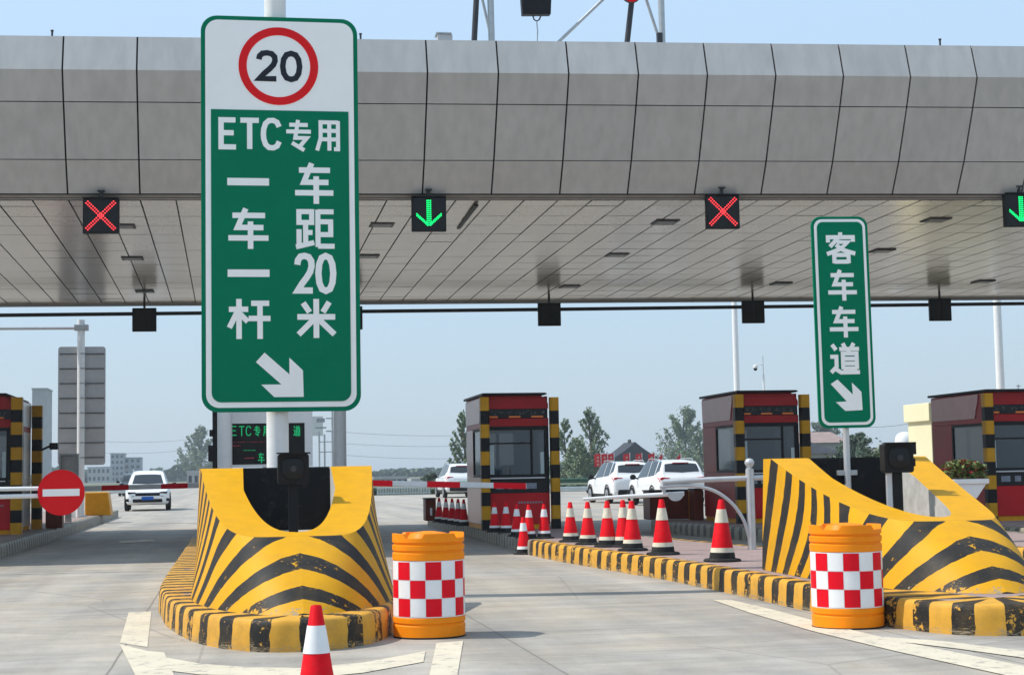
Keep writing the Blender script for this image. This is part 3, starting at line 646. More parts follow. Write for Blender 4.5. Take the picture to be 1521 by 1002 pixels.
for i, px in enumerate((652.5, 662.5, 672, 681, 689)):
    cones.append(('B', px, 775+i*1.3, ZI, .55, ['leftmost cone of the close row left of the middle booth, next to the brown box', 'second cone of the close row left of the middle booth', 'middle cone of the close row left of the middle booth', 'fourth cone of the close row left of the middle booth', 'cone of the close row tucked against the middle booth side'][i], GC3))
cones.append(('N', 470, 0, 0, .74, 'red cone with a wide white band, cut by the bottom edge of the photo', None))
for k, px, py, z, h, lab, grp in cones:
    if k == 'N':
        p = Vector(AT(470, 898, 8.72)); p.z = 0; k = 'B'; h = p0h = AT(470, 898, 8.72).z
    else: p = G(px, py, z)
    src = coneA if k == 'A' else coneB
    c = src if not used[k] else copy_tree(src); used[k] = 1
    if not grp and 'group' in c: del c['group']
    c.location = (p.x, p.y, z); c.scale = (h/.742, h/.742, h/.742*(.955 if grp == GC1 else 1)); c.rotation_euler = (random.uniform(-.012, .012), random.uniform(-.012, .012), random.uniform(0, 6)); tag(c, lab, 'cone', grp)

# ------------------------------------------------------------------ canopy
SK = .064
X0C = 4.7
def CY_(y, x): return y - SK*(x-X0C)
def canopy():
    t = thing('toll_canopy', 'wide grey metal panelled toll plaza canopy with a sloping fascia', 'canopy', (0, 0, 0))
    prof = [(27.2, 8.83), (27.0, 8.20), (27.22, 7.70), (27.66, 6.80), (28.0, 6.265)]
    XA, XB, W = -24.0, 36.0, 1.222
    x_ref = AT(841, 65, 27.1).x
    xs = [x_ref+W*k for k in range(-24, 26)]
    fa = MB(); gap = .015
    for i in range(len(xs)-1):
        for j in range(4):
            (y0, z0), (y1, z1) = prof[j], prof[j+1]
            g0 = 0 if j == 1 else gap*.6; g1 = 0 if j == 0 else gap*.6
            d = Vector((y1-y0, z1-z0)).normalized(); y0, z0, y1, z1 = y0+d.x*g0, z0+d.y*g0, y1-d.x*g1, z1-d.y*g1
            a, b_ = xs[i]+gap, xs[i+1]-gap
            nrm = Vector((d.y, -d.x)); th_ = .05; s_ = 1 if nrm.x > 0 else -1
            ny, nz = nrm.x*s_*th_, nrm.y*s_*th_
            tw = random.uniform(-.004, .004)
            P_ = lambda x, y, z: (x, CY_(y, x), z)
            q = [P_(a, y0+tw, z0), P_(b_, y0-tw, z0), P_(b_, y1, z1), P_(a, y1, z1)]
            r = [(v[0], v[1]+ny, v[2]+nz) for v in q]; n = len(fa.v); fa.v += q+r
            fa.f += [[n, n+1, n+2, n+3], [n+7, n+6, n+5, n+4], [n, n+4, n+5, n+1], [n+1, n+5, n+6, n+2], [n+2, n+6, n+7, n+3], [n+3, n+7, n+4, n]]
    fa.build('fascia', M['fascia'], t)
    bk = MB()
    P_ = lambda x, y, z: (x, CY_(y, x), z)
    for j in range(4):
        (y0, z0), (y1, z1) = prof[j], prof[j+1]
        bk.quad(P_(XA, y0+.035, z0), P_(XB, y0+.035, z0), P_(XB, y1+.035, z1), P_(XA, y1+.035, z1))
    bk.build('joint_backing', 'blackplast', t)
    # lip under the fascia, then the soffit
    lip = MB(); lip.quad(P_(XA, 28.0, 6.25), P_(XB, 28.0, 6.25), P_(XB, 28.12, 6.215), P_(XA, 28.12, 6.215)); lip.quad(P_(XA, 28.12, 6.215), P_(XB, 28.12, 6.215), P_(XB, 28.16, 6.19), P_(XA, 28.16, 6.19)); lip.build('drip_edge', 'fascia', t)
    so = MB(); ys = [28.16+.60] + [28.76+1.065*k for k in range(1, 15)]; ys = [28.16]+ys
    zf = lambda y: 6.18-.15*(y-28.16)/15.5
    hs = W/2
    for i in range(2*len(xs)-2):
        xa = xs[0]+hs*i
        gx = .013
        for j in range(len(ys)-1):
            gy0, gy1 = ys[j]+.011, ys[j+1]-.011
            tl = random.uniform(-.0025, .0025); tl2 = random.uniform(-.0025, .0025)
            z0, z1 = zf(gy0)+tl, zf(gy1)+tl2
            so.quad(P_(xa+gx, gy0, z0), P_(xa+hs-gx, gy0, z0+tl2), P_(xa+hs-gx, gy1, z1), P_(xa+gx, gy1, z1-tl))
    so.build('soffit', M['soffit'], t, fix=False).data.flip_normals()
    ye = ys[-1]
    MB().quad(P_(XA, 28.1, zf(28.1)+.03), P_(XB, 28.1, zf(28.1)+.03), P_(XB, ye, zf(ye)+.03), P_(XA, ye, zf(ye)+.03)).build('soffit_backing', 'blackplast', t)
    rf = MB(); rf.quad(P_(XA, 27.25, 8.81), P_(XB, 27.25, 8.81), P_(XB, ye, 8.5), P_(XA, ye, 8.5)); rf.quad(P_(XA, ye, 8.5), P_(XB, ye, 8.5), P_(XB, ye, 5.95), P_(XA, ye, 5.95)); rf.build('roof', 'alu', t)
    MB().box(XA, XB, 0, .05, 0, .05).build('roof_edge', 'alu', t)
    e = bpy.data.objects[-1] if False else None
    # recessed light fittings
    for px, py in ((567, 333), (547, 380), (988, 329), (916, 378), (846, 425), (1390, 326), (1160, 421), (1460, 418), (197, 383), (183, 335), (215, 432), (1310, 372)):
        z = 6.165 if py < 350 else (6.12 if py < 400 else 6.06)
        p = G(px, py, z); w = .2; l = .26
        b = MB(); b.box(-w-.03, w+.03, -l, l, -.022, .05); f = b.build('downlight', 'darksteel', t, loc=(p.x, p.y, z))
        MB().box(-w+.02, w-.02, -l+.06, l-.06, -.028, -.023).build('lens', 'led', f)
    a, b = G(708, 303.5, 6.155), G(681, 340, 6.13); d = (b-a).normalized(); nn = Vector((-d.y, d.x, 0))*.035
    MB().prism([(p.x, p.y) for p in (a-nn, a+nn, b+nn, b-nn)], 6.128, 6.16, 'z').build('open_joint', 'blackplast', t)
    for px, w, lab in ((333, .15, ''), (505.5, .118, '')):
        yb = 29.0 if px < 400 else 33.0
        p = AT(px, 690, yb); MB().tube([(p.x, yb, ZI), (p.x, yb, zf(yb)+.02)], w*(yb/31.0), 28).build('column', 'white', t, smooth=True)
    return t
def fascia_mat(name, col, rough, metal, bias):
    m = bpy.data.materials.new(name); m.use_nodes = True; nt = m.node_tree; L = nt.links.new; b = nt.nodes['Principled BSDF']
    b.inputs['Metallic'].default_value = metal; b.inputs['Roughness'].default_value = rough
    g = N(nt, 'ShaderNodeNewGeometry'); tc = N(nt, 'ShaderNodeTexCoord'); mr = N(nt, 'ShaderNodeMapRange'); mr.inputs[3].default_value = 1-bias; mr.inputs[4].default_value = 1+bias; L(g.outputs['Random Per Island'], mr.inputs[0])
    n = N(nt, 'ShaderNodeTexNoise', Scale=.9, Detail=6); L(tc.outputs['Object'], n.inputs['Vector']); m2 = N(nt, 'ShaderNodeMapRange'); m2.inputs[1].default_value = .3; m2.inputs[2].default_value = .7; m2.inputs[3].default_value = .965; m2.inputs[4].default_value = 1.03; L(n.outputs['Fac'], m2.inputs[0])
    mu = N(nt, 'ShaderNodeMath', operation='MULTIPLY'); L(mr.outputs[0], mu.inputs[0]); L(m2.outputs[0], mu.inputs[1])
    # rain streaks
    mp = N(nt, 'ShaderNodeMapping'); mp.inputs['Scale'].default_value = (5, 5, .25); L(tc.outputs['Object'], mp.inputs['Vector']); n2 = N(nt, 'ShaderNodeTexNoise', Scale=1.2, Detail=6); L(mp.outputs[0], n2.inputs['Vector'])
    m3 = N(nt, 'ShaderNodeMapRange'); m3.inputs[1].default_value = .35; m3.inputs[2].default_value = .7; m3.inputs[3].default_value = 1.04; m3.inputs[4].default_value = .9; L(n2.outputs['Fac'], m3.inputs[0])
    mu2 = N(nt, 'ShaderNodeMath', operation='MULTIPLY'); L(mu.outputs[0], mu2.inputs[0]); L(m3.outputs[0], mu2.inputs[1])
    x = N(nt, 'ShaderNodeMix', data_type='RGBA', blend_type='MULTIPLY'); x.inputs[0].default_value = 1; x.inputs[6].default_value = c4(col); L(mu2.outputs[0], x.inputs[7]); L(x.outputs[2], b.inputs['Base Color']); return m
M['fascia'] = fascia_mat('fascia_aluminium', (.455, .44, .42), .34, .1, .03)
M['soffit'] = fascia_mat('soffit_aluminium', (.47, .41, .345), .2, .4, .05)
CAN = canopy()
for o in list(bpy.data.objects):
    if o.name == 'roof_edge': bpy.data.objects.remove(o)

# lane signals
def signal(label, pos, lit, group, size=.6, rz=0):
    t = thing('lane_signal', label, 'lane signal', pos, rz, group); h = size/2
    MB().box(-h, h, -.06, .06, -size, 0).build('housing', 'blackplast', t, bevel=.01)
    MB().tube([(0, .0, -.01), (0, .0, .30 if not lit else .12)], .03, 10).build('hanger', 'darksteel', t)
    MB().box(-.2 if not lit else -.06, .2 if not lit else .06, -.07, .07, .30 if not lit else .12, (.33 if not lit else .14)).build('mount_plate', 'darksteel', t)
    y = -.064
    if lit:
        pts = []
        if lit == 'x':
            for k in range(-8, 9):
                for w in (-.022, .022):
                    u = k/8*.232
                    pts += [(u+w*.7, -h+u-w*.7), (u+w*.7, -h-u+w*.7)]
            m, nm = 'ledr', 'led_cross'
        else:
            for k in range(0, 13):
                for w in (-.03, 0, .03): pts.append((w, -h+.235-k*.036))
            for k in range(1, 9):
                for w in (0, .032):
                    for s in (-1, 1): pts.append((s*k*.0265, -h-.225+k*.024+w))
            m, nm = 'ledg', 'led_arrow'
        b = MB()
        for x, z in pts: b.lathe([(.0115, 0), (.0115, .008), (.007, .012), (0, .0125)], 6, (0, 0, 0)); k = 24; b.v[-k:] = [(x+v[0], y-v[2], z+v[1]) for v in b.v[-k:]]
        b.build(nm, m, t, fix=False)
        MB().box(-h+.02, h-.02, -.0625, -.0605, -size+.02, -.02).build('face_panel', 'led', t)
        for a in ((-h-.012, -h, -size, .0), (h, h+.012, -size, .0), (-h-.012, h+.012, 0, .012)): pass
        MB().box(-h, h, -.12, -.0615, -.006, .006).build('visor', 'blackplast', t)
    else:
        MB().box(-.012, .012, -.066, -.061, -size+.04, -.04).build('seam', 'darksteel', t)
        MB().prism(rrect(-h+.03, -.03, -size+.05, -.05, .02), -.066, -.0605).build('door', 'led', t)
        MB().prism(rrect(.03, h-.03, -size+.05, -.05, .02), -.066, -.0605).build('door', 'led', t)
    return t
GS = 'lit lane signals along the canopy front'; GR = 'black lane signal boxes along the canopy rear'
for px, py, lit, lab in ((150.5, 295, 'x', 'lane signal with a red cross, left of the tall green sign'), (636.5, 293, 'd', 'lane signal with a green down arrow, right beside the tall green sign'), (1072, 290, 'x', 'lane signal with a red cross, between the two green signs'), (1513.5, 288, 'd', 'lane signal with a green down arrow at the right edge of the photo')):
    Yd = 27.9
    for _ in range(3): p = AT(px, py, Yd); Yd = CY_(27.95, p.x)
    signal(lab, p, lit, GS, .61, math.radians(-4))
for px, py, lab in ((214.5, 457.5, 'black signal box under the canopy rear, left of the tall green sign'), (521, 455, 'black signal box peeking out behind the tall green sign'), (815.5, 450, 'black signal box under the canopy rear, nearest the photo centre'), (1118, 446.5, 'black signal box under the canopy rear, just left of the slim green sign'), (1395.5, 443.5, 'black signal box under the canopy rear, right of the slim green sign')):
    for _ in range(3): p = AT(px, py, Yd); Yd = CY_(42.3, p.x)
    signal(lab, p, None, GR, .61, math.radians(-4))
a = AT(-40, 468.5, 43.0); b_ = AT(1580, 450, CY_(43, 26)); tag(MB().tube([a, (a+b_)/2+Vector((0, 0, -.012)), b_], .05, 10).build('beam_pipe', 'darksteel', smooth=True), 'thin dark horizontal pipe running behind the rear signal boxes', 'pipe')

# things on the canopy roof
Yr = 29.2
def pole_px(x0, y0, x1, y1, Y_, r, name, m, label, cat, group=None, ext=0):
    a, b = AT(x0, y0, Y_), AT(x1, y1, Y_)
    a = a+(a-b)*ext
    o = MB().tube([(0, 0, 0), a-b], r, 12).build(name, m, loc=b, smooth=True)
    return tag(o, label, cat, group)
GP = 'frame poles on the canopy roof'
pole_px(707.5, 0, 704, 68, Yr, .055, 'frame_pole', 'darksteel', 'dark roof pole left of the black floodlight box', 'pole', GP, .6)
pole_px(728.5, 0, 730.5, 68, Yr, .062, 'frame_pole', 'steel', 'thick grey roof pole, leftmost of the two grey uprights', 'pole', GP, .6)
pole_px(716.5, 0, 729, 54, Yr+.3, .028, 'frame_brace', 'steel', 'thin grey brace leaning against the left grey roof pole', 'brace', GP, .6)
pole_px(895, 0, 824, 68, Yr, .03, 'stay_rod', 'steel', 'long thin rod slanting up from the canopy edge to the right', 'rod', GP, .6)
pole_px(938, 4, 931, 68, Yr, .055, 'frame_pole', 'darksteel', 'dark roof pole holding the round red sign', 'pole', GP, .02)
pole_px(960, 0, 979, 58, Yr+.3, .03, 'frame_brace', 'steel', 'thin grey brace leaning against the right grey roof pole', 'brace', GP, .6)
pole_px(982, 0, 984, 68, Yr, .062, 'frame_pole', 'steel', 'thick grey roof pole right of the red sign', 'pole', GP, .6)
p = AT(797, 24, Yr); t = thing('roof_floodlight', 'black square floodlight box hanging above the canopy roof', 'floodlight', p)
MB().prism([(-.28, -.0), (.26, .02), (.29, .56), (-.31, .56)], -.08, .08).build('housing', 'blackplast', t, bevel=.012)
MB().tube([(-.07, 0, 0), (-.05, 0, -.07), (0, 0, -.1), (.05, 0, -.07), (.08, 0, 0)], .014, 8).build('bracket', 'darksteel', t, smooth=True)
MB().tube([(0, 0, -.09), (.015, 0, -.3), (.0, 0, -.55)], .012, 8).build('cable', 'steel', t, smooth=True)
p = AT(937, 5, Yr-.06); t = thing('round_roof_sign', 'round dark red sign on a dark roof pole, cut by the top edge', 'sign', p); disc(0, .19, .19, -.05, -.02).build('face', 'signred', t); ring_mesh(0, .19, .185, .2, -.055, -.015).build('rim', 'darksteel', t)
p = AT(660, 61, 29.6); t = thing('roof_cabinet', 'small grey box on the canopy roof right of the tall sign', 'box', p); MB().box(-.14, .14, -.12, .12, -.1, .1).build('body', 'alu', t, bevel=.01); MB().box(-.17, .12, -.15, .15, .1, .125).build('lid', 'steel', t)
for px, py, lab in ((77.5, 45, 'short stub on the canopy edge at the far left'), (535.5, 50, 'short stub on the canopy edge beside the tall green sign'), (1396, 58, 'short stub on the canopy edge at the right')):
    p = AT(px, py, CY_(27.6, AT(px, py, 27.6).x)); o = MB().tube([(0, 0, -.3), (0, 0, -.04), (0, 0, 0)], [.018, .018, .03], 10).build('roof_stub', 'darksteel', loc=p); tag(o, lab, 'stub', 'stubs along the canopy edge')
p = AT(979.5, 54, 29.0); o = MB().box(-.05, .05, -.05, .05, -.2, .06).build('junction_box', 'darksteel', loc=p, bevel=.008); tag(o, 'small dark junction box at the foot of the right grey roof pole', 'box')
#MORE
# ------------------------------------------------------------------ toll booths
def post_mat():
    m = bpy.data.materials.new('striped_post_paint'); m.use_nodes = True; nt = m.node_tree; L = nt.links.new; b = nt.nodes['Principled BSDF']; b.inputs['Roughness'].default_value = .4
    a = N(nt, 'ShaderNodeAttribute', attribute_name='g'); d = N(nt, 'ShaderNodeMath', operation='MULTIPLY'); d.inputs[1].default_value = 1/.52; L(a.outputs['Fac'], d.inputs[0])
    f = N(nt, 'ShaderNodeMath', operation='FRACT'); L(d.outputs[0], f.inputs[0]); g = N(nt, 'ShaderNodeMath', operation='GREATER_THAN'); g.inputs[1].default_value = .5; L(f.outputs[0], g.inputs[0])
    x = N(nt, 'ShaderNodeMix', data_type='RGBA'); L(g.outputs[0], x.inputs[0]); x.inputs[6].default_value = (.52, .25, .012, 1); x.inputs[7].default_value = (.01, .01, .011, 1); b.inputs['Specular IOR Level'].default_value = .15
    tc = N(nt, 'ShaderNodeTexCoord'); n = N(nt, 'ShaderNodeTexNoise', Scale=6, Detail=8); L(tc.outputs['Object'], n.inputs['Vector']); mr = N(nt, 'ShaderNodeMapRange'); mr.inputs[3].default_value = .75; mr.inputs[4].default_value = 1.2; L(n.outputs['Fac'], mr.inputs[0])
    y = N(nt, 'ShaderNodeMix', data_type='RGBA', blend_type='MULTIPLY'); y.inputs[0].default_value = 1; L(x.outputs[2], y.inputs[6]); L(mr.outputs[0], y.inputs[7]); L(y.outputs[2], b.inputs['Base Color']); return m
M['post'] = post_mat()
def booth(label, loc, W, D, H, sidemat, rz=0, post=.17, lpost=True, rear_post=False):
    t = thing('toll_booth', label, 'toll booth', loc, rz, 'dark red toll booths under the canopy')
    h = W/2; T = .06
    z1, z2, z3, z4, z5 = .27*H, .385*H, .77*H, .83*H, .90*H
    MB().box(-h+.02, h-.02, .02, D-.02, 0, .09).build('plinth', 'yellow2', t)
    MB().box(-h, h, 0, T, .092, z1).build('lower_panel', 'boothred2', t, bevel=.006)
    MB().box(-h, h, -.004, T, z1+.004, z2).build('counter_panel', 'led', t, bevel=.004)
    for a, b_ in ((.18, .30), (.36, .44), (.58, .80)): MB().box(-h+W*a, -h+W*b_, -.0065, -.0042, z1+.08, z1+.19).build('pale_notice', 'notice', t)
    q = MB()
    for k in range(9): q.box(h-.62+k*.055, h-.585+k*.055, -.0025, -.0003, z1-.2, z1-.165)
    q.build('small_lettering', 'notice', t)
    MB().box(-h+.1, h-.1, -.06, -.006, z2-.02, z2+.006).build('sill', 'satin', t, bevel=.004)
    # window: black frame, two panes and a narrow sliding pane
    fr = MB(); fr.box(-h, -h+.09, 0, T, z2+.004, z3); fr.box(h-.09, h, 0, T, z2+.004, z3); fr.box(-h+.09, h-.09, 0, T, z3-.07, z3); fr.box(-h+.09, h-.09, 0, T, z2+.004, z2+.06); fr.box(h-.36, h-.32, .002, T-.004, z2+.06, z3-.07); fr.box(-h+.09, h-.36, .012, T-.008, z3-.34, z3-.31)
    w = fr.build('front_window', 'blackplast', t)
    MB().box(-h+.09, h-.36, .025, .033, z2+.06, z3-.34).build('pane', 'glass', w); MB().box(-h+.09, h-.36, .025, .033, z3-.31, z3-.07).build('pane', 'glass', w); MB().box(h-.32, h-.09, .018, .026, z2+.06, z3-.07).build('pane', 'glass', w)
    MB().box(-h+.1, -h+.2, .004, .016, z2+.07, z3-.36).build('reflection_strip', 'paneshine', w); MB().box(h-.17, h-.1, .004, .014, z2+.07, z3-.5).build('reflection_strip', 'paneshine', w)  # pale strips stand in for bright reflections on the window glass
    MB().box(-h, h, -.01, T, z3+.003, z4).build('upper_band', 'boothred', t, bevel=.004)
    l = MB().box(-h+.02, h-.02, -.03, T-.01, z4+.003, z5).build('led_strip', 'led', t, bevel=.006)
    random.seed(int(loc[0]*10)+50)
    q = MB()
    for k in range(7):
        x = -h+.12+(W-.24)*k/6.6
        for _ in range(5): a = x+random.uniform(0, .12); b_ = z4+.07+random.uniform(0, .07); q.box(a, a+.035, -.0335, -.031, b_, b_+.012)
    q.build('unlit_characters', 'ledtext', l)
    for k in range(3): MB().box(-h+.05+k*(W-.3)/2.2, -h+.28+k*(W-.3)/2.2, -.034, -.0305, z4+.012, z4+.045).build('reflector', 'marker', l)
    tp = [(-h, z5+.003), (h, z5+.003), (h, H-.16), (h-.05, H-.06), (h-.14, H), (-h, H)]
    MB().prism(tp, -.012, T).build('top_panel', 'boothred', t, bevel=.006)
    # side walls: lower panel, window, upper panel with a raked light trim
    for s in (-1, 1):
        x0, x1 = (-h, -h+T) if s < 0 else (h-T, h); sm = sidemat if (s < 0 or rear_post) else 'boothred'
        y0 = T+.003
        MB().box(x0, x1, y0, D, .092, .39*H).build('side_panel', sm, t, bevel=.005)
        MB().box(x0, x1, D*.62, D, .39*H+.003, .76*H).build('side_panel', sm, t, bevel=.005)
        MB().box(x0, x1, y0, D, .76*H+.003, H-.01).build('side_panel', 'boothred', t, bevel=.005)
        f = MB(); ya, yb = y0, D*.62-.003; za, zb = .39*H+.003, .76*H; f.box(x0, x1, ya, ya+.05, za, zb); f.box(x0, x1, yb-.05, yb, za, zb); f.box(x0, x1, ya+.05, yb-.05, za, za+.05); f.box(x0, x1, ya+.05, yb-.05, zb-.05, zb)
        if s < 0 and sidemat == 'boothred': pass
        f = f.build('side_window', 'blackplast', t); MB().box(x0+.02, x0+.028, ya+.05, yb-.05, za+.05, zb-.05).build('pane', 'glass', f)
        xo = x0-.016 if s < 0 else x1+.004
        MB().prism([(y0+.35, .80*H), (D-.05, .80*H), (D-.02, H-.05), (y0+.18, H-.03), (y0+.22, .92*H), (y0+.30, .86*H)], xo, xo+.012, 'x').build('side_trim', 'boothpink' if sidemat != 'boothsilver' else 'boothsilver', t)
    b = MB(); b.box(-h+T, h-T, D-T, D, .1, .42*H); b.box(-h+T, h-T, D-T, D, .74*H, H-.01); b.box(-h+T, -h+.3, D-T, D, .42*H, .74*H); b.box(h-.3, h-T, D-T, D, .42*H, .74*H); b.box(-.03, .03, D-T, D, .42*H, .74*H); b.build('rear_wall', 'dark', t)
    MB().box(-h+T, h-T, T, D-T, .05, .1).build('floor_plate', 'dark', t)
    dk = MB(); dk.box(-h+.1, h-.1, T+.05, .6, z2-.16, z2-.12); dk.box(-h+.2, -h+.5, .3, .34, z2-.12, z2+.2); dk.box(h-.55, h-.35, .25, .5, z2-.12, z2+.05); dk.box(-.1, .35, .9, 1.2, z2-.4, z2+.25); dk.build('desk_equipment', 'dark', t)
    MB().prism([(-h-.04, H+.003), (h-.1, H+.003), (h-.04, H+.02), (h-.08, H+.05), (-h-.04, H+.05)], -.17, D+.08).build('roof', 'blackplast', t, bevel=.008)
    def pst(x, y, hh):
        b = MB(); n = 24; g = []; q = post/2
        for i in range(n+1):
            z = hh*i/n
            for k in range(8):
                a = [( -q, -q+.02), (-q+.02, -q), (q-.02, -q), (q, -q+.02), (q, q-.02), (q-.02, q), (-q+.02, q), (-q, q-.02)][k]; b.v.append((x+a[0], y+a[1], z)); g.append(hh-z+.26 if False else hh-z)
        for i in range(n):
            for k in range(8): a = i*8+k; c = i*8+(k+1) % 8; b.f.append([a, c, c+8, a+8])
        b.f.append([n*8+k for k in range(8)]); b.at = {'g': g}
        return b.build('corner_post', 'post', t)
    if lpost: pst(-h-post/2+.09, -.115, H-.03)
    pst(h+post/2+.015, -.06, H-.04)
    if rear_post: pst(h+post/2+.015, D+.1, H-.06)
    return t
M['notice'] = mat('pale_notice_print', (.22, .24, .28), .5, var=.5, scale=30)
M['marker'] = mat('orange_white_marker', (.75, .2, .05), .4, var=.1)
ZB = ZI-.002
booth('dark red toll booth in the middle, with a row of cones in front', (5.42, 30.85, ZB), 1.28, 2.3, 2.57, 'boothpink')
booth('dark red toll booth between the middle booth and the slim green sign', (10.56, 31.0, ZB), 1.28, 2.4, 2.58, 'boothred', post=.185)
booth('dark red toll booth at the right edge, behind the flower planter', (15.0, 29.0, ZB), 1.55, 2.4, 2.46, 'boothred', post=.18)
booth('dark red toll booth at the left edge, behind the no entry sign', (-5.35, 35.1, ZB), 1.6, 3.4, 2.88, 'boothsilver', post=.23, rear_post=True)

# ------------------------------------------------------------------ barriers
def arm(label, px0, px1, y0, y1, Yd, reds, cab, cabmat):
    A, B = AT(px0, y0, Yd), AT(px1, y1, CY_(Yd, 0) if False else Yd)
    base = AT(cab, 720, Yd+.05); t = thing('boom_barrier', label, 'barrier', (base.x, Yd+.05, ZI), 0, 'striped boom barriers across the lanes')
    o = Vector((base.x, Yd+.05, ZI)); r = .05*(Yd/28.6)**.5
    def seg(a, b, name, m, rr, par=None):
        u0 = (a-px0)/(px1-px0); u1 = (b-px0)/(px1-px0); P0 = A.lerp(B, u0)-o; P1 = A.lerp(B, u1)-o
        bb = MB(); bb.box(P0.x, P1.x, P0.y-rr*.5, P0.y+rr*.5, -rr, rr); 
        dz = (P1.z-P0.z)/(P1.x-P0.x); bb.v = [(x, y, z+P0.z+(x-P0.x)*dz) for x, y, z in bb.v]
        return bb.build(name, m, par or t, bevel=.012 if rr == r else 0)
    seg(px0, px1, 'arm', 'white', r)
    for a, b in reds: seg(a, b, 'red_band', 'red', r+.0025)
    MB().box(-.19, .19, .05, .42, 0, .98).build('cabinet', cabmat, t, bevel=.02)
    MB().box(-.2, .2, .04, .43, .98, 1.02).build('cabinet_lid', 'darksteel', t, bevel=.01)
    MB().tube([(0, .05, .98-.08), (0, -.03, .98-.08)], .08, 16).build('hub', 'darksteel', t, smooth=True)
    return t
arm('striped boom barrier across the lane left of the tall green sign', 60, 330, 727, 719.5, 38.6, [(150, 190), (238, 278)], 80, 'brownbox')
arm('striped boom barrier crossing in front of the middle booth', 520, 782, 716.5, 721.5, 28.6, [(545, 582), (633, 682), (732, 781)], 505, 'orange')
# no entry gate at the left edge
Yg = 24.6
pv = AT(-70, 728, Yg); t = thing('no_entry_gate', 'white double rail gate with a round red no entry sign at the left edge', 'gate', (pv.x, Yg, 0))
o = Vector((pv.x, Yg, 0)); e1 = AT(95, 724.5, Yg)-o; e0 = AT(-70, 727, Yg)-o; f0 = AT(-70, 739, Yg)-o; f1 = AT(95, 735, Yg)-o
MB().tube([e0, e1], .032, 14).build('rail', 'white', t, smooth=True); MB().tube([f0, f1], .034, 14).build('rail', 'white', t, smooth=True)
MB().tube([(0, 0, .0), (0, 0, 1.3)], .06, 16).build('post', 'white', t, smooth=True)
dc = AT(91.5, 731, Yg)-o
d = disc(dc.x, dc.z, .328, -.065, -.045).build('no_entry_sign', 'signred', t); ring_mesh(dc.x, dc.z, .316, .333, -.07, -.04).build('rim', 'red', d); MB().box(dc.x-.262, dc.x+.262, -.069, -.0655, dc.z-.052, dc.z+.052).build('white_bar', 'signwhite', d)
# silver swing barrier
p = G(1117, 815, ZI); Ys = p.y; t = thing('swing_barrier', 'silver swing barrier with a ball topped post and arched brace', 'gate', (p.x, Ys, ZI)); o = Vector((p.x, Ys, ZI))
hh = AT(1115, 697, Ys).z-ZI
MB().tube([(0, 0, 0), (-.0, 0, hh)], .056, 20).build('post', 'satin', t, smooth=True)
MB().lathe([(.05, 0), (.052, .012), (.03, .02), (.028, .035), (.045, .045), (.062, .075), (.066, .095), (.06, .12), (.04, .145), (0, .155)], 24, (0, 0, hh)).build('ball_cap', 'satin', t, smooth=True)
Q = lambda x, y, dY=0: AT(x, y, Ys+dY)-o
MB().tube([Q(1150, 708), Q(1115, 709.5), Q(1050, 712, .1), Q(985, 716, .2)], .036, 14).build('upper_rail', 'satin', t, smooth=True)
MB().tube(catmull([Q(1113, 800), Q(1106, 775), Q(1090, 750, .02), Q(1066, 731, .05), Q(1040, 722.5, .1), Q(1010, 720.5, .15), Q(980, 723, .2)], 6), .024, 12).build('arched_brace', 'satin', t, smooth=True)
MB().box(-.02, .02, -.03, .03, 0, .17).build('rail_plate', 'satin', t, loc=Q(986, 733, .2)+Vector((0, 0, 0)), bevel=.005)
MB().tube([Q(1016, 732.5, .15), Q(930, 737, .3), Q(866, 741, .4)], [.032, .027, .022], 14).build('lower_rail', 'white', t, smooth=True)
dq = Q(1002, 731, .16); MB().prism([(.115*math.cos(-PI*k/16), .115*math.sin(-PI*k/16)) for k in range(17)], -.012, .012).build('round_plate', 'satin', t, loc=dq+Vector((0, -.045, 0)))
# brown-red cabinets on the islands
def cabinet(label, name, px0, px1, py0, py1, z, m, dep=.5, mark=False, cat='cabinet', lid=True):
    p = G((px0+px1)/2, py1, z); Yd = p.y; a, b = AT(px0, py0, Yd), AT(px1, py0, Yd); w = (b.x-a.x)/2; h = (a.z+b.z)/2-z
    t = thing(name, label, cat, (p.x, Yd, z))
    MB().box(-w, w, 0, dep, 0, h).build('body', m, t, bevel=.02)
    MB().box(-w+.05, w-.05, -.006, .001, .08, h-.08).build('door', m, t, bevel=.004)
    if lid: MB().box(-w-.015, w+.015, -.02, dep+.02, h, h+.03).build('lid', 'darksteel', t, bevel=.006)
    if mark: MB().box(-.02, .03, -.009, -.0065, h*.25, h*.6).build('label_strip', 'whiteref', t)
    return t
cabinet('brown cabinet with a pale strip at the left end of the cone row', 'equipment_cabinet', 632.5, 648, 741, 773, ZI, 'brownbox', mark=True)
cabinet('wide low brown cabinet behind the swing barrier rail', 'equipment_cabinet', 966, 1026, 729, 771, ZI, 'brownbox', .6)
cabinet('narrow brown cabinet against the left side of the second booth', 'equipment_cabinet', 1032, 1046, 727, 772, ZI, 'brownbox', .4)
o = G(1027.5, 771, ZI); hh = AT(1027, 727, o.y).z-ZI; tag(MB().box(-.05, .05, -.05, .05, 0, hh).build('yellow_post', 'yellow2', loc=o, bevel=.01), 'yellow square post between the two brown cabinets', 'post')

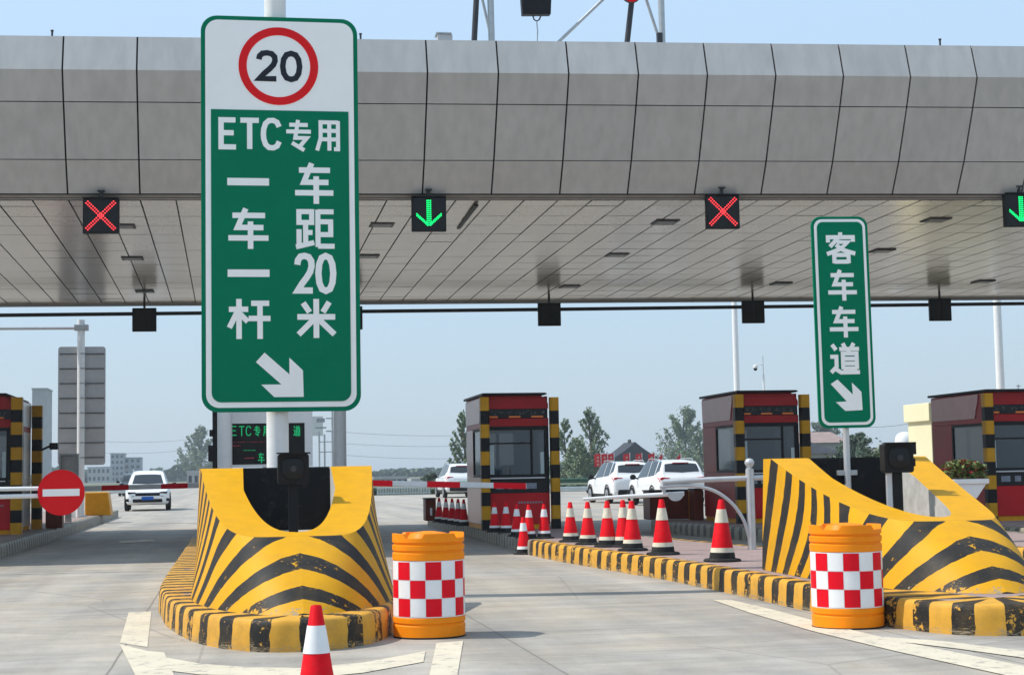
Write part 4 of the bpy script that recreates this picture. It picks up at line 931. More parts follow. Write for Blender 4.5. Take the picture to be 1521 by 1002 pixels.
# ------------------------------------------------------------------ toll display behind the tall sign
Yd = 29.4; p = AT(399, 690, Yd); t = thing('toll_display', 'white framed display with green lettering behind the tall sign pole', 'display', (p.x, Yd, ZI)); o = Vector((p.x, Yd, ZI))
Q = lambda x, y: AT(x, y, Yd)-o
a, b = Q(344.5-9, 694), Q(464, 608); i0, i1 = Q(341.5, 690), Q(452.5, 627.5)
f = MB(); f.box(a.x, i0.x, 0, .25, a.z, b.z); f.box(i1.x, b.x, 0, .25, a.z, b.z); f.box(i0.x, i1.x, 0, .25, i1.z, b.z); f.box(i0.x, i1.x, 0, .25, a.z, i0.z); f.build('frame', 'white', t)
MB().box(i0.x, i1.x, .03, .2, i0.z, i1.z).build('screen', 'led', t)
MB().box(-.1, .1, .08, .22, 0, a.z).build('post', 'white', t)
for ch, x0, x1 in (('E', 343, 352), ('T', 355, 363), ('C', 365, 373), ('专', 377, 387), ('用', 391, 400), ('道', 436, 446)):
    q0, q1 = Q(x0, 647), Q(x1, 632); text_part(ch, q0.x, q1.x, q0.z, q1.z, .029, 'screeng', t, 'green_character', .1, .003)
for x0, x1, y, m in ((344, 400, 656, 'screenr'), (344, 358, 662, 'screenr'), (362, 380, 668.5, 'screeng'), (364, 378, 680, 'screenr')):
    q0, q1 = Q(x0, y+.8), Q(x1, y-.8); b_ = MB(); n = int((x1-x0)/2)
    for k in range(n): u0 = q0.x+(q1.x-q0.x)*k/n; b_.box(u0, u0+(q1.x-q0.x)/n*.6, .026, .029, q0.z+random.uniform(0, .008), q1.z)
    b_.build('text_line', m, t)
q0, q1 = Q(383, 687), Q(393, 672); text_part('车', q0.x, q1.x, q0.z, q1.z, .029, 'screeng', t, 'green_character', .1, .003)
# black pole with lamps left of it
Yd = 28.6; p = AT(319.3, 690, Yd); t = thing('lamp_pole', 'thin black pole with two small lamp boxes at the left edge of the display', 'pole', (p.x, Yd, ZI)); o = Vector((p.x, Yd, ZI)); z = AT(319, 604, Yd).z-ZI
MB().tube([(0, 0, 0), (0, 0, z)], .042, 12).build('post', 'blackplast', t, smooth=True)
for y0, y1, w in ((638, 648, .035), (661, 685, .055)):
    q0, q1 = AT(314, y1, Yd)-o, AT(314, y0, Yd)-o; MB().box(q0.x-w, q0.x+w, -.06, .06, q0.z, q1.z).build('lamp_box', 'blackplast', t, bevel=.012)

# ------------------------------------------------------------------ sign seen from behind, cabinet and rear block at left
p = G(119.5, 767, ZI); Yd = p.y; t = thing('sign_board', 'grey sign board seen from behind on a white pole with a side arm', 'road sign', (p.x, Yd, ZI)); o = Vector((p.x, Yd, ZI)); Q = lambda x, y: AT(x, y, Yd)-o
a, b = Q(85, 691), Q(156.5, 514)
MB().prism(rrect(a.x, b.x, a.z, b.z, .09), .10, .13).build('board', 'alu', t, bevel=.005)
rb = MB()
for k in range(8): z = a.z+(b.z-a.z)*(k+.5)/8; rb.box(a.x+.04, b.x-.04, .078, .098, z-.011, z+.011)
rb.build('rib', 'darksteel', t)
ct = MB()
for k in range(8): z = a.z+(b.z-a.z)*(k+.5)/8; ct.lathe([(.118, -.02), (.118, .02)], 20, (Q(121, 600).x, 0, z), cap=False)
ct.build('clamp', 'steel', t)
MB().tube([(0, 0, 0), (0, 0, Q(121, 475).z)], .112, 20).build('pole', 'white', t, smooth=True)
MB().tube([Q(121, 487), Q(-60, 488)], .05, 12).build('side_arm', 'satin', t, smooth=True); MB().box(-.2, .22, -.13, .13, Q(121, 491).z, Q(121, 482).z).build('arm_clamp', 'steel', t, bevel=.02)
MB().lathe([(.2, 0), (.2, .03), (.12, .06)], 16).build('base_flange', 'steel', t)
Yd = 44.0; p = AT(101, 690, Yd); t = thing('equipment_box', 'small grey open framed box in front of the sign pole, left of the tall sign', 'box', (p.x, Yd, ZI)); o = Vector((p.x, Yd, ZI)); Q = lambda x, y: AT(x, y, Yd)-o
a, b = Q(88, 712), Q(117, 676); f = MB(); w = .05
f.box(a.x, a.x+w, 0, .3, a.z, b.z); f.box(b.x-w, b.x, 0, .3, a.z, b.z); f.box(a.x, b.x, -.02, .32, b.z, b.z+.05); f.build('frame', 'steel', t); MB().box(a.x+w, b.x-w, .12, .28, a.z, b.z).build('back_panel', 'offwhite', t); MB().box(-.08, .08, .1, .25, 0, a.z).build('post', 'steel', t)
for i, px in enumerate((108, 116.5)):
    p = G(px, 768, ZI); tag(MB().lathe([(.07, 0), (.07, .5), (.055, .56), (0, .58)], 16).build('short_bollard', 'white', loc=p, smooth=True), ['short white bollard beside the red disc', 'short white bollard next to the yellow end block'][i], 'bollard', 'short white bollards')
p = G(146, 765, ZI); Yd = p.y; a, b = AT(126, 764, Yd), AT(165, 764, Yd); c, d = AT(126, 731, Yd), AT(160, 731, Yd)
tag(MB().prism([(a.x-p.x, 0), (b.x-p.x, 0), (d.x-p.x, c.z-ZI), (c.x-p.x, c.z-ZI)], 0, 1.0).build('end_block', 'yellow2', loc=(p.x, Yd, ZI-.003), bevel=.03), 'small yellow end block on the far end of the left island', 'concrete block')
p = AT(81, 662, 37.5); t = thing('surveillance_camera', 'small black camera sticking out from the left booth', 'camera', p); MB().box(-.1, .08, -.12, .12, -.08, .07).build('housing', 'blackplast', t, bevel=.015); MB().lathe([(.05, 0), (.05, .03)], 16).build('lens', 'led', t, loc=(0, -.15, 0)).rotation_euler = (-PI/2, 0, 0); MB().tube([(-.1, .02, 0), (-.28, .05, -.08)], .025, 8).build('bracket', 'darksteel', t)

# ------------------------------------------------------------------ flower planter
Yp = 21.5; p = AT(1432, 712, Yp); t = thing('flower_planter', 'white tapered planter full of green and red flowers', 'planter', (p.x, Yp, ZI)); o = Vector((p.x, Yp, ZI)); Q = lambda x, y: AT(x, y, Yp)-o
zt, zb = Q(1432, 711).z, Q(1432, 740).z; w = (Q(1462, 712).x-Q(1402, 712).x)/2
MB().box(-w, w, -.16, .16, zt-.07, zt).build('rim', 'white', t, bevel=.012)
MB().prism([(-w+.03, zt-.07), (-.12, zb), (.12, zb), (w-.03, zt-.07)], -.13, .13).build('trough', 'white', t, bevel=.01)
MB().box(-.06, .06, -.06, .06, 0, zb).build('stem', 'white', t)
random.seed(3)
lf = MB(); pt = MB()
for k in range(900):
    u = random.uniform(-w+.02, w-.02); v = random.uniform(-.15, .15); hz = random.random()**.7*.27*(1-.35*(u/w)**2); s = random.uniform(.022, .045)
    c = Vector((u*1.03, v, zt+hz)); a = Vector((random.gauss(0, 1), random.gauss(0, 1), random.gauss(0, .6))).normalized(); b = a.cross(Vector((random.gauss(0, 1), random.gauss(0, 1), 1))).normalized()
    (pt if (random.random() < .16 and hz > .07) else lf).quad(c-a*s, c+b*s*.6, c+a*s, c-b*s*.6)
lf.build('leaves', 'leaf3', t, fix=False); pt.build('petals', 'petal', t, fix=False)

# ------------------------------------------------------------------ cars
def crm(keys, x):
    """smooth interpolation of rows keyed by their first value"""
    if x <= keys[0][0]: return keys[0][1:]
    for i in range(len(keys)-1):
        if x <= keys[i+1][0]:
            t = (x-keys[i][0])/(keys[i+1][0]-keys[i][0]); a = keys[max(i-1, 0)]; b = keys[i]; c = keys[i+1]; d = keys[min(i+2, len(keys)-1)]
            def one(k):
                m0 = (c[k]-a[k])/(c[0]-a[0])*(c[0]-b[0]) if c[0] != a[0] else 0; m1 = (d[k]-b[k])/(d[0]-b[0])*(c[0]-b[0]) if d[0] != b[0] else 0
                return (2*t**3-3*t*t+1)*b[k]+(t**3-2*t*t+t)*m0+(-2*t**3+3*t*t)*c[k]+(t**3-t*t)*m1
            return tuple(one(k) for k in range(1, len(b)))
    return keys[-1][1:]
#      q     zb   zbelt ztop  w     wbelt wroof
SUV = [(-2.33, .50, .80, .88, .80, .78, .60), (-2.28, .36, .92, 1.02, .89, .86, .68), (-2.16, .31, 1.02, 1.16, .92, .88, .70), (-2.02, .28, 1.06, 1.40, .93, .88, .68), (-1.84, .27, 1.07, 1.585, .93, .88, .645), (-1.5, .26, 1.06, 1.65, .935, .885, .64), (-.7, .25, 1.03, 1.69, .935, .89, .645), (.1, .25, 1.0, 1.67, .935, .89, .64), (.55, .25, .985, 1.55, .935, .89, .655), (.95, .25, .985, 1.28, .935, .89, .70), (1.22, .25, .985, 1.08, .93, .885, .74), (1.5, .25, .97, 1.03, .925, .87, .70), (1.9, .26, .92, .97, .90, .84, .62), (2.15, .28, .84, .885, .85, .79, .56), (2.28, .33, .74, .78, .77, .73, .5), (2.34, .44, .64, .67, .64, .62, .42)]
def surf(q, v, off=0):
    zb, zl, zt, w, wl, wr = crm(SUV, q)
    P = [(0, zb), (w*.8, zb), (w*.955, zb+.05), (w*.985, zb+.16), (w, (zb+zl)/2+.08), (w*.985, zl-.05), (wl, zl), (wr+.035, zt-(zt-zl)*.14), (wr*.93, zt-.012-(zt-zl)*.03), (wr*.55, zt-.002), (0, zt)]
    i = min(int(v), 9); t = v-i; a = P[max(i-1, 0)]; b = P[i]; c = P[i+1]; d = P[min(i+2, 10)]
    k = .5
    def cr(j): 
        m0 = (c[j]-a[j])*k; m1 = (d[j]-b[j])*k
        return (2*t**3-3*t*t+1)*b[j]+(t**3-2*t*t+t)*m0+(-2*t**3+3*t*t)*c[j]+(t**3-t*t)*m1
    return Vector((cr(0), q, cr(1)))
def sp(q, v, s=1, off=0.0):
    p = surf(q, v)
    if off:
        e = .01; d1 = surf(q+e, v)-surf(q-e, v); v0 = max(0, min(9.98, v)); d2 = surf(q, min(10, v0+.02))-surf(q, max(0, v0-.02)); n = d1.cross(d2)
        if n.length > 1e-9:
            n.normalize()
            if n.dot(Vector((p.x, 0, p.z-.7))) < 0 and abs(q) < 2.0: n = -n
            if abs(q) >= 2.0 and n.dot(Vector((p.x, p.y, p.z-.7))) < 0: n = -n
            p = p+n*off
    return Vector((p.x*s, p.y, p.z))
def patch(name, m, par, corners, both=True, off=.006, nu=14, nv=6, cross=False):
    """patch of the body skin between (q,v) corners a-b (bottom) and d-c (top), set a few mm proud"""
    def mk(s):
        b = MB(); a0, b0, c0, d0 = corners
        b.grid(lambda u, v: sp((a0[0]*(1-u)+b0[0]*u)*(1-v)+(d0[0]*(1-u)+c0[0]*u)*v, (a0[1]*(1-u)+b0[1]*u)*(1-v)+(d0[1]*(1-u)+c0[1]*u)*v, s, off), nu, nv)
        if s < 0: b.f = [f[::-1] for f in b.f]
        return b
    if cross:     # spans the centre line
        b = mk(1); n = len(b.v); c = mk(-1); b.v += c.v; b.f += [[i+n for i in f] for f in c.f]
        return [b.build(name, m, par, smooth='all', fix=False)]
    return [mk(s).build(name, m, par, smooth='all', fix=False) for s in ((1, -1) if both else (1,))]
def make_car():
    t = thing('parked_car', '', 'car')
    b = MB(); nu, nv = 110, 40
    for s in (1, -1):
        n0 = len(b.v)
        for i in range(nu+1):
            q = -2.33+4.67*i/nu
            for j in range(nv+1): b.v.append(tuple(sp(q, 10*j/nv, s)))
        for i in range(nu):
            for j in range(nv): a = n0+i*(nv+1)+j; f = [a, a+nv+1, a+nv+2, a+1]; b.f.append(f if s < 0 else f[::-1])
        for i in (0, nu):
            f = [n0+i*(nv+1)+j for j in range(nv+1)]; b.f.append(f)
    b.build('body', 'carwhite', t, smooth=True, fix=True)
    patch('windscreen', 'carglass', t, [(1.17, 10), (1.12, 8.15), (.62, 8.35), (.60, 10)], cross=True)
    patch('rear_window', 'carglass', t, [(-2.13, 10), (-2.10, 8.0), (-1.90, 8.1), (-1.885, 10)], cross=True)
    patch('side_window', 'carglass', t, [(-.55, 6.12), (.86, 6.12), (.42, 7.6), (-.55, 7.75)])
    patch('side_window', 'carglass', t, [(-1.45, 6.15), (-.62, 6.12), (-.62, 7.75), (-1.35, 7.7)])
    patch('side_window', 'carglass', t, [(-1.92, 6.5), (-1.53, 6.2), (-1.46, 7.65), (-1.72, 7.55)])
    patch('sill_trim', 'blackplast', t, [(-2.1, 1.5), (2.05, 1.5), (2.05, 2.9), (-2.1, 2.9)], nu=40)
    patch('tail_lamp', 'taillight', t, [(-2.29, 5.0), (-1.98, 5.45), (-1.96, 6.0), (-2.27, 5.9)], off=.008)
    for s in (1, -1):
        MB().prism([(s*.50, .965), (s*.86, .95), (s*.87, 1.03), (s*.78, 1.06), (s*.50, 1.03)], -2.285, -2.12).build('tail_lamp', 'taillight', t, bevel=.015)
        MB().box(s*.83-.06, s*.83+.06, 2.19, 2.30, .40, .52).build('fog_lamp_recess', 'blackplast', t, bevel=.02)
        MB().prism([(s*.46, .74), (s*.80, .72), (s*.80, .80), (s*.50, .79)], 2.22, 2.318).build('head_lamp_bezel', 'blackplast', t, bevel=.012)
    MB().box(-.46, .46, -2.318, -2.2, .86, .93).build('tailgate_trim', 'steel', t, bevel=.01)
    patch('head_lamp', 'headlight', t, [(2.27, 5.0), (1.98, 5.2), (1.94, 6.0), (2.23, 6.05)], off=.008)
    MB().box(-.5, .5, 2.30, 2.345, .62, .76).build('grille', 'blackplast', t, bevel=.02)
    MB().box(-.6, .6, 2.29, 2.36, .36, .5).build('front_bumper_grille', 'blackplast', t, bevel=.02)
    MB().box(-.24, .24, 2.355, 2.375, .46, .60).build('number_plate', 'blueplate', t, bevel=.005)
    MB().box(-.24, .24, -2.35, -2.325, .70, .84).build('number_plate', 'plate', t, bevel=.005)
    MB().box(-.72, .72, -2.36, -2.22, .33, .56).build('rear_bumper', 'blackplast', t, bevel=.04)
    MB().box(-.3, .3, -1.95, -1.90, 1.555, 1.585).build('brake_lamp', 'taillight', t)
    for s in (1, -1):
        m = MB(); m.lathe([(0, -.09), (.07, -.08), (.095, -.02), (.09, .05), (.05, .1), (0, .11)], 14); m.v = [(s*(.99+.11+x*1.25), .62+y*.6, 1.06+z) for x, y, z in m.v]; m.tube([(s*.88, .66, 1.0), (s*1.05, .62, 1.04)], .03, 8); m.build('wing_mirror', 'blackplast', t, smooth=True)
        MB().tube([(s*.6, -1.5, 1.655), (s*.62, -1.3, 1.72), (s*.62, .0, 1.73), (s*.6, .25, 1.66)], .018, 8).build('roof_rail', 'steel', t, smooth=True)
        for q in (-1.38, 1.40):
            w = MB(); w.lathe([(.0, -.11), (.25, -.11), (.33, -.1), (.352, -.06), (.352, .06), (.33, .1), (.25, .11), (.0, .11)], 28); w.v = [(s*.845+z, q+x, .352+y) for x, y, z in w.v]; w = w.build('wheel', 'tyre', t, smooth=True)
            r = MB()
            r.lathe([(.0, .0), (.06, .01), (.07, 0), (.2, -.012), (.23, 0), (.232, .012), (.0, .012)], 24)
            r.v = [(s*.957-s*.0+s*(-z)+0*.0, q+x, .352+y) for x, y, z in r.v]; r.build('rim', 'rim', w, smooth=True)
            # dark arch lining set just proud of the body side
            a = MB(); n = 24; sx = s*.938
            for i in range(n+1):
                an = PI*i/n; a.v += [(sx, q+.36*math.cos(an), .352+.36*math.sin(an)), (sx+s*.012, q+.43*math.cos(an), .352+.43*math.sin(an)), (sx-s*.012, q+.36*math.cos(an), .352+.36*math.sin(an))]
            for i in range(n): k = i*3; a.f += [[k, k+1, k+4, k+3], [k, k+3, k+5, k+2]]
            a.build('wheel_arch', 'blackplast', t, fix=False)
    return t
car = make_car()
def put(c, px, py, rz, lab, grp='white cars beyond the toll booths', sc=1, hs=1):
    p = G(px, py, .004); c.location = (p.x, p.y, .004); c.rotation_euler.z = math.radians(rz); c.scale = (sc, sc, sc*hs); tag(c, lab, 'car', grp)
put(car, 220, 757, 182.3, 'white SUV driving towards the camera in the left lane')
put(copy_tree(car), 922, 746, 1.5, 'white SUV seen from behind, left one of the pair beyond the swing barrier')
put(copy_tree(car), 990, 750, 1, 'white SUV seen from behind, right one of the pair beyond the swing barrier')
put(copy_tree(car), 678, 738, 1, 'tall white vehicle partly hidden behind the left side of the middle booth', hs=1.1)
dk = copy_tree(car, None, {'white_car_paint': M['carblack']}); put(dk, 197, 736, 178, 'dark vehicle mostly hidden behind the white SUV in the left lane', 'x', 1, 1.05); del dk['group']

# ------------------------------------------------------------------ trees and plants
def tree(label, px, pytop, Yd, w, group, leaf='leaf', name='tree', n=4680, upright=.75, seed=1, low=.12, ls=1.0, gap=1.0):
    random.seed(seed); c = AT(px, 700, Yd); h = AT(px, pytop, Yd).z
    t = thing(name, label, 'tree', (c.x, Yd, 0), 0, group)
    tr = MB(); lv = MB(); tips = []
    tr.tube([(0, 0, 0), (.02*h, 0, h*.35), (-.01*h, .01*h, h*.7), (0, 0, h*.93)], [h*.022, h*.017, h*.01, h*.003], 8)
    nb = int(26*gap)+10
    for k in range(nb):
        tz = h*(low+.12+(.97-low-.12)*((k+random.random())/nb)); a = random.uniform(0, 2*PI)
        prof = min(1, .45+1.1*(tz/h-low)/.35) if tz/h < low+.3 else 1-.86*((tz/h-low-.3)/(.7-low))**1.15
        ln = w*max(.12, prof)*random.uniform(.72, 1.18)
        b1 = Vector((math.cos(a)*ln, math.sin(a)*ln, tz)); b0 = Vector((0, 0, max(h*.06, tz-ln*upright*random.uniform(.6, 1.0))))
        bm_ = (b0+b1)/2+Vector((0, 0, -.06*ln)); tr.tube([b0, bm_, b1], [h*.007, h*.005, h*.002], 5, cap=False)
        for q in range(5): u = .3+.7*q/4; tips.append((b0.lerp(b1, u), ln*(.24-.11*u)))
    tips.append((Vector((0, 0, h*.97)), w*.12)); tips.append((Vector((0, 0, h*.9)), w*.2))
    for k in range(n):
        c0, r = random.choice(tips); v = Vector((random.gauss(0, .5), random.gauss(0, .5), random.gauss(0, .62)))*max(r, .075*w); p = c0+v
        if p.z > h*1.02 or p.z < .1: continue
        s = random.uniform(.06, .12)*ls; a = Vector((random.gauss(0, 1), random.gauss(0, 1), random.gauss(0, 1))).normalized(); b = a.cross(Vector((random.gauss(0, 1), random.gauss(0, 1), random.gauss(0, 1)))).normalized()
        lv.quad(p-a*s, p+b*s*.7, p+a*s, p-b*s*.7)
    tr.build('trunk', 'bark', t, smooth='all', fix=False); lv.build('crown', leaf, t, fix=False)
    return t
GT = 'trees beyond the toll plaza'
tree('pale feathery tree peeking out left of the middle booth', 690, 609, 170, 1.7, GT, seed=2, ls=1.35, n=4680, upright=2.2)
tree('short leafy tree close to the right side of the middle booth', 840, 622, 190, 2.1, GT, seed=3, ls=1.35, n=5040, upright=2.2, low=.02)
tree('tallest tree right of the middle booth, with upright branches', 878, 606, 195, 2.9, GT, seed=4, ls=1.35, n=7560, upright=2.4, low=.02)
tree('low bushy tree at the foot of the tall trees right of the middle booth', 858, 650, 180, 2.3, GT, seed=5, ls=1.35, n=5400, upright=.9, low=.0)
tree('hazy broad tree left of the second booth', 1018, 604, 360, 7.4, GT, seed=6, n=9360, upright=1.8, ls=2.6, low=.05)
tree('hazy smaller tree touching the second booth', 1042, 640, 350, 5.0, GT, seed=16, n=5400, upright=1.8, ls=2.4, low=.05)
tree('very pale hazy tree left of the tall green sign', 297, 632, 560, 7.8, GT, seed=7, n=7560, upright=1.9, ls=3.8, low=.1)
tree('dark spreading tree behind the slim green sign pole', 1276, 643, 120, 2.4, GT, 'leaf2', seed=8, n=7560, upright=.5, ls=1.1, low=.2)
tree('rounded dark tree on the hillside behind the houses', 1222, 628, 380, 9.0, GT, 'leaf2', seed=9, n=7560, upright=.5, ls=3.0, low=.1)
tree('small hazy tree at the far side of the plaza, left of the tall white vehicle', 640, 702, 150, 1.2, GT, 'leaf2', seed=10, n=2340, upright=.6, low=.05, ls=.9)
def shrub(label, px, py0, py1, Yd, w, n, leaf, group, seed, ls=.05, zb=None):
    random.seed(seed); c = AT(px, py1, Yd); z0 = max(0, c.z) if zb is None else zb; h = AT(px, py0, Yd).z-z0
    t = thing('shrub', label, 'shrub', (c.x, Yd, z0), 0, group); lv = MB(); st = MB()
    for k in range(6): a = random.uniform(0, 6.3); st.tube([(0, 0, 0), (math.cos(a)*w*.3, math.sin(a)*w*.3, h*.7)], [.012, .004], 5, cap=False)
    for k in range(n):
        a = random.uniform(0, 2*PI); r = w*math.sqrt(random.random()); zz = h*random.random()**.8*(1-.45*(r/w)**2)*(1+.25*noise.noise(Vector((math.cos(a)*2+seed, math.sin(a)*2, r)))); p = Vector((r*math.cos(a), r*math.sin(a), zz))
        s = random.uniform(.6, 1.3)*ls; A = Vector((random.gauss(0, 1), random.gauss(0, 1), random.gauss(0, 1))).normalized(); B = A.cross(Vector((random.gauss(0, 1), random.gauss(0, 1), random.gauss(0, 1)))).normalized(); lv.quad(p-A*s, p+B*s*.7, p+A*s, p-B*s*.7)
    st.build('stems', 'bark', t, fix=False); lv.build('leaves', leaf, t, fix=False); return t
GSH = 'shrubs behind the right crash block'
shrub('rounded shrub behind the right crash block, nearest the slim sign pole', 1294, 666, 690, 42, .35, 900, 'leaf3', GSH, 1, .04, .2)
shrub('taller shrub just left of the right black lamp box', 1310, 655, 690, 43, .3, 900, 'leaf', GSH, 2, .04, .2)
shrub('low shrub row end behind the right crash block, left of the slim sign pole', 1225, 676, 690, 44, .9, 1500, 'leaf3', GSH, 3, .04, .2)
# far hedge and tree belt (one mass each)
def belt(name, px0, px1, pytop, Yd, dep, n, leaf, ls, seed, label=None):
    random.seed(seed); a, b = AT(px0, 700, Yd).x, AT(px1, 700, Yd).x; h = AT((px0+px1)/2, pytop, Yd).z; lv = MB()
    for k in range(n):
        x = random.uniform(a, b); hh = h*(.62+.5*noise.noise(Vector((x*.09, seed, 0)))+.22*noise.noise(Vector((x*.35, seed, 5)))); z = hh*(1-random.random()**1.6*.98)
        p = Vector((x, Yd+random.uniform(-dep, dep), z)); s = random.uniform(.6, 1.4)*ls; A = Vector((random.gauss(0, 1), random.gauss(0, 1), random.gauss(0, 1))).normalized(); B = A.cross(Vector((random.gauss(0, 1), random.gauss(0, 1), random.gauss(0, 1)))).normalized(); lv.quad(p-A*s, p+B*s*.7, p+A*s, p-B*s*.7)
    return tag(lv.build(name, leaf, fix=False), kind='stuff')
belt('hedge', 540, 900, 718, 106, .5, 9000, 'leaf2', .09, 1)
belt('hedge', 900, 1250, 714, 108, .6, 6000, 'leaf2', .1, 6)
belt('distant_woods', 225, 335, 684, 640, 8, 9000, 'leaf2', 1.0, 2)
belt('distant_woods', 540, 720, 692, 700, 10, 7000, 'leaf2', 1.0, 3)
belt('distant_woods', 720, 1080, 682, 640, 10, 12000, 'leaf2', 1.0, 4)
belt('distant_woods', 1150, 1420, 664, 520, 10, 14000, 'leaf2', 1.0, 5)
belt('distant_woods', -60, 240, 690, 720, 10, 8000, 'leaf2', 1.0, 8)

# ------------------------------------------------------------------ far buildings
def building(label, name, px0, px1, pytop, Yd, dep, wm, rows, cols, group=None, cat='building', para=True):
    a, b = AT(px0, 700, Yd), AT(px1, 700, Yd); h = AT((px0+px1)/2, pytop, Yd).z; w = b.x-a.x
    t = thing(name, label, cat, (a.x, Yd, 0), 0, group); MB().box(0, w, 0, dep, 0, h).build('wall', wm, t)
    if para: MB().box(-.15, w+.15, -.15, dep+.15, h, h+.35).build('parapet', wm, t)
    for r in range(rows):
        for c in range(cols):
            x = w*(c+.5)/cols; z = h*(r+.55)/rows; ww, wh = w/cols*.27, h/rows*.25
            MB().box(x-ww, x+ww, -.06, .05, z-wh, z+wh).build('window', 'window', t)
    return t
GB = 'grey buildings far behind the left lane'
building('tallest grey block in the hazy skyline left of the white SUV', 'office_building', 164, 184, 674, 700, 15, 'greywall', 5, 3, GB)
building('lower grey block right beside the tallest one in the hazy skyline', 'office_building', 184.5, 209, 680, 707, 15, 'greywall', 4, 3, GB)
building('long low grey building under the hazy skyline at left', 'office_building', 130, 163.5, 694, 680, 14, 'housewall', 2, 5, GB)
building('small white house beyond the left lane, right of the white SUV', 'house', 278, 296, 702, 260, 6, 'housewall', 1, 2)
building('long low white building across the plaza above the striped boom', 'shed', 556, 606, 711, 240, 6, 'housewall', 1, 6)
building('small white house just beyond the long white building', 'house', 612, 626, 714, 225, 5, 'housewall', 1, 2)
t = building('cream building with a projecting cornice behind the right booth', 'cream_building', 1386, 1521, 622, 46, 1.7, 'creamwall', 0, 0, para=False)
Yd = 46; a, b = AT(1386, 600, Yd), AT(1521, 600, Yd); z0, z1 = AT(1360, 624, Yd).z, AT(1360, 598, Yd).z
MB().box(-.1, b.x-a.x, -.08, 1.8, z0-.02, z1).build('cornice', 'creamwall', t, bevel=.02)
def gable(label, px0, px1, pytop, pyeave, Yd, dep, rm, wm, name='house', peak=False, hip=.3):
    a, b = AT(px0, 700, Yd), AT(px1, 700, Yd); w = b.x-a.x; ze, zr = AT((px0+px1)/2, pyeave, Yd).z, AT((px0+px1)/2, pytop, Yd).z
    t = thing(name, label, 'house', (a.x, Yd, 0)); MB().box(w*.06, w*.94, dep*.06, dep*.94, 0, ze).build('wall', wm, t)
    r = MB(); k = hip*w
    if peak:
        n = 12
        r.grid(lambda u, v: ((w/2)*(1-(1-abs(2*u-1))**.85)*(1 if u > .5 else -1)+w/2, dep*v*(0 if False else 1), ze+(zr-ze)*(1-abs(2*u-1))**1.25*(1-abs(2*v-1)**2*.0)), 24, 1)
        r.prism([(w/2-.15, zr), (w/2+.15, zr), (w/2+.05, zr+.5), (w/2-.05, zr+.5)], dep*.4, dep*.6)
        n0 = len(r.v); poly = [(i[0], i[2]) for i in r.v[0:50:2]]; r.v += [(x, 0.05, z) for x, z in poly]; r.f.append([n0+i for i in range(len(poly))])
        r.box(-.3, w+.3, -.4, dep+.4, ze-.25, ze)
    else:
        V = [(-.3, -.3, ze), (w+.3, -.3, ze), (w+.3, dep+.3, ze), (-.3, dep+.3, ze), (k, dep/2, zr), (w-k, dep/2, zr)]; r.v += V; r.f += [[0, 1, 5, 4], [1, 2, 5], [2, 3, 4, 5], [3, 0, 4], [0, 3, 2, 1]]
    r.build('roof', rm, t)
    for i in range(3):
        x = w*(.22+.28*i); MB().box(x-.5, x+.5, dep*.06-.05, dep*.06+.05, ze*.35, ze*.75).build('window', 'window', t)
    return t
gable('grey temple roof with a small finial behind the red banners', 895, 994, 656, 685, 260, 8, 'roofgrey', 'greywall', 'temple_hall', True)
gable('house with a faded pink roof on the hillside left of the slim sign pole', 1196, 1262, 640, 657, 200, 9, 'roofpink', 'housewall', hip=.12)
gable('house with a dark grey roof below the pink one', 1190, 1248, 655, 673, 150, 7, 'roofgrey', 'housewall', hip=.4)
tag(MB().lathe([(.5, 0), (.5, 2.6), (.47, 2.82), (.36, 2.98), (.2, 3.08), (0, 3.1)], 28).build('white_dome', 'white', loc=(AT(1345, 690, 80).x, 80, AT(1345, 641, 80).z-3.1), smooth=True), 'white rounded dome beside the cream building', 'dome')
hl = MB(); c = AT(1235, 690, 420); 
hl.grid(lambda u, v: (c.x+(u-.5)*90, 420+(v-.5)*80, 9.0*math.exp(-((u-.45)*4.2)**2)*math.sin(PI*v)-.05), 30, 10); tag(hl.build('hill', GM, smooth='all', fix=False), kind='structure')
# banners on poles
random.seed(5)
for i, px in enumerate((893, 903, 912.5, 936, 954, 973, 985, 1012)):
    Yd = 118+i*.4; p = AT(px, 694, Yd); zt = AT(px, 673, Yd).z
    t = thing('banner_flag', ['first red banner from the left beyond the white cars', 'second red banner from the left beyond the white cars', 'third red banner from the left beyond the white cars', 'red banner under the left slope of the temple roof', 'red banner under the peak of the temple roof', 'red banner under the right slope of the temple roof', 'red pennant at the right end of the temple roof', 'lone red pennant in front of the hazy tree'][i], 'banner', (p.x, Yd, 0), 0, 'red banners beyond the white cars')
    MB().tube([(0, 0, 0), (0, 0, zt+.05)], .03, 8).build('pole', 'satin', t, smooth=True)
    hgt = .95 if i < 6 else .8; wd = .5 if i < 6 else .42
    tri = i >= 6
    b = MB(); b.grid(lambda u, v: (-wd*u*(1 if not tri else 1), .05*math.sin(u*6+v*3), zt-hgt*(v if not tri else (v-.5)*(1-u)+.5)-(0 if tri else .05*u)), 8, 6); c_ = len(b.v); b.v += [(x, y+.012, z) for x, y, z in b.v]; b.f += [[i_+c_ for i_ in f][::-1] for f in b.f]; b.build('cloth', 'banner', t, smooth='all', fix=False)
    if not tri:
        q = MB()
        for k in range(3): z = zt-.2-k*.26; q.box(-wd*.72, -wd*.3, -.075, -.07, z-.13, z-.1); q.box(-wd*.55, -wd*.45, -.075, -.07, z-.17, z-.02)
        q.build('pale_lettering', 'cream', t)

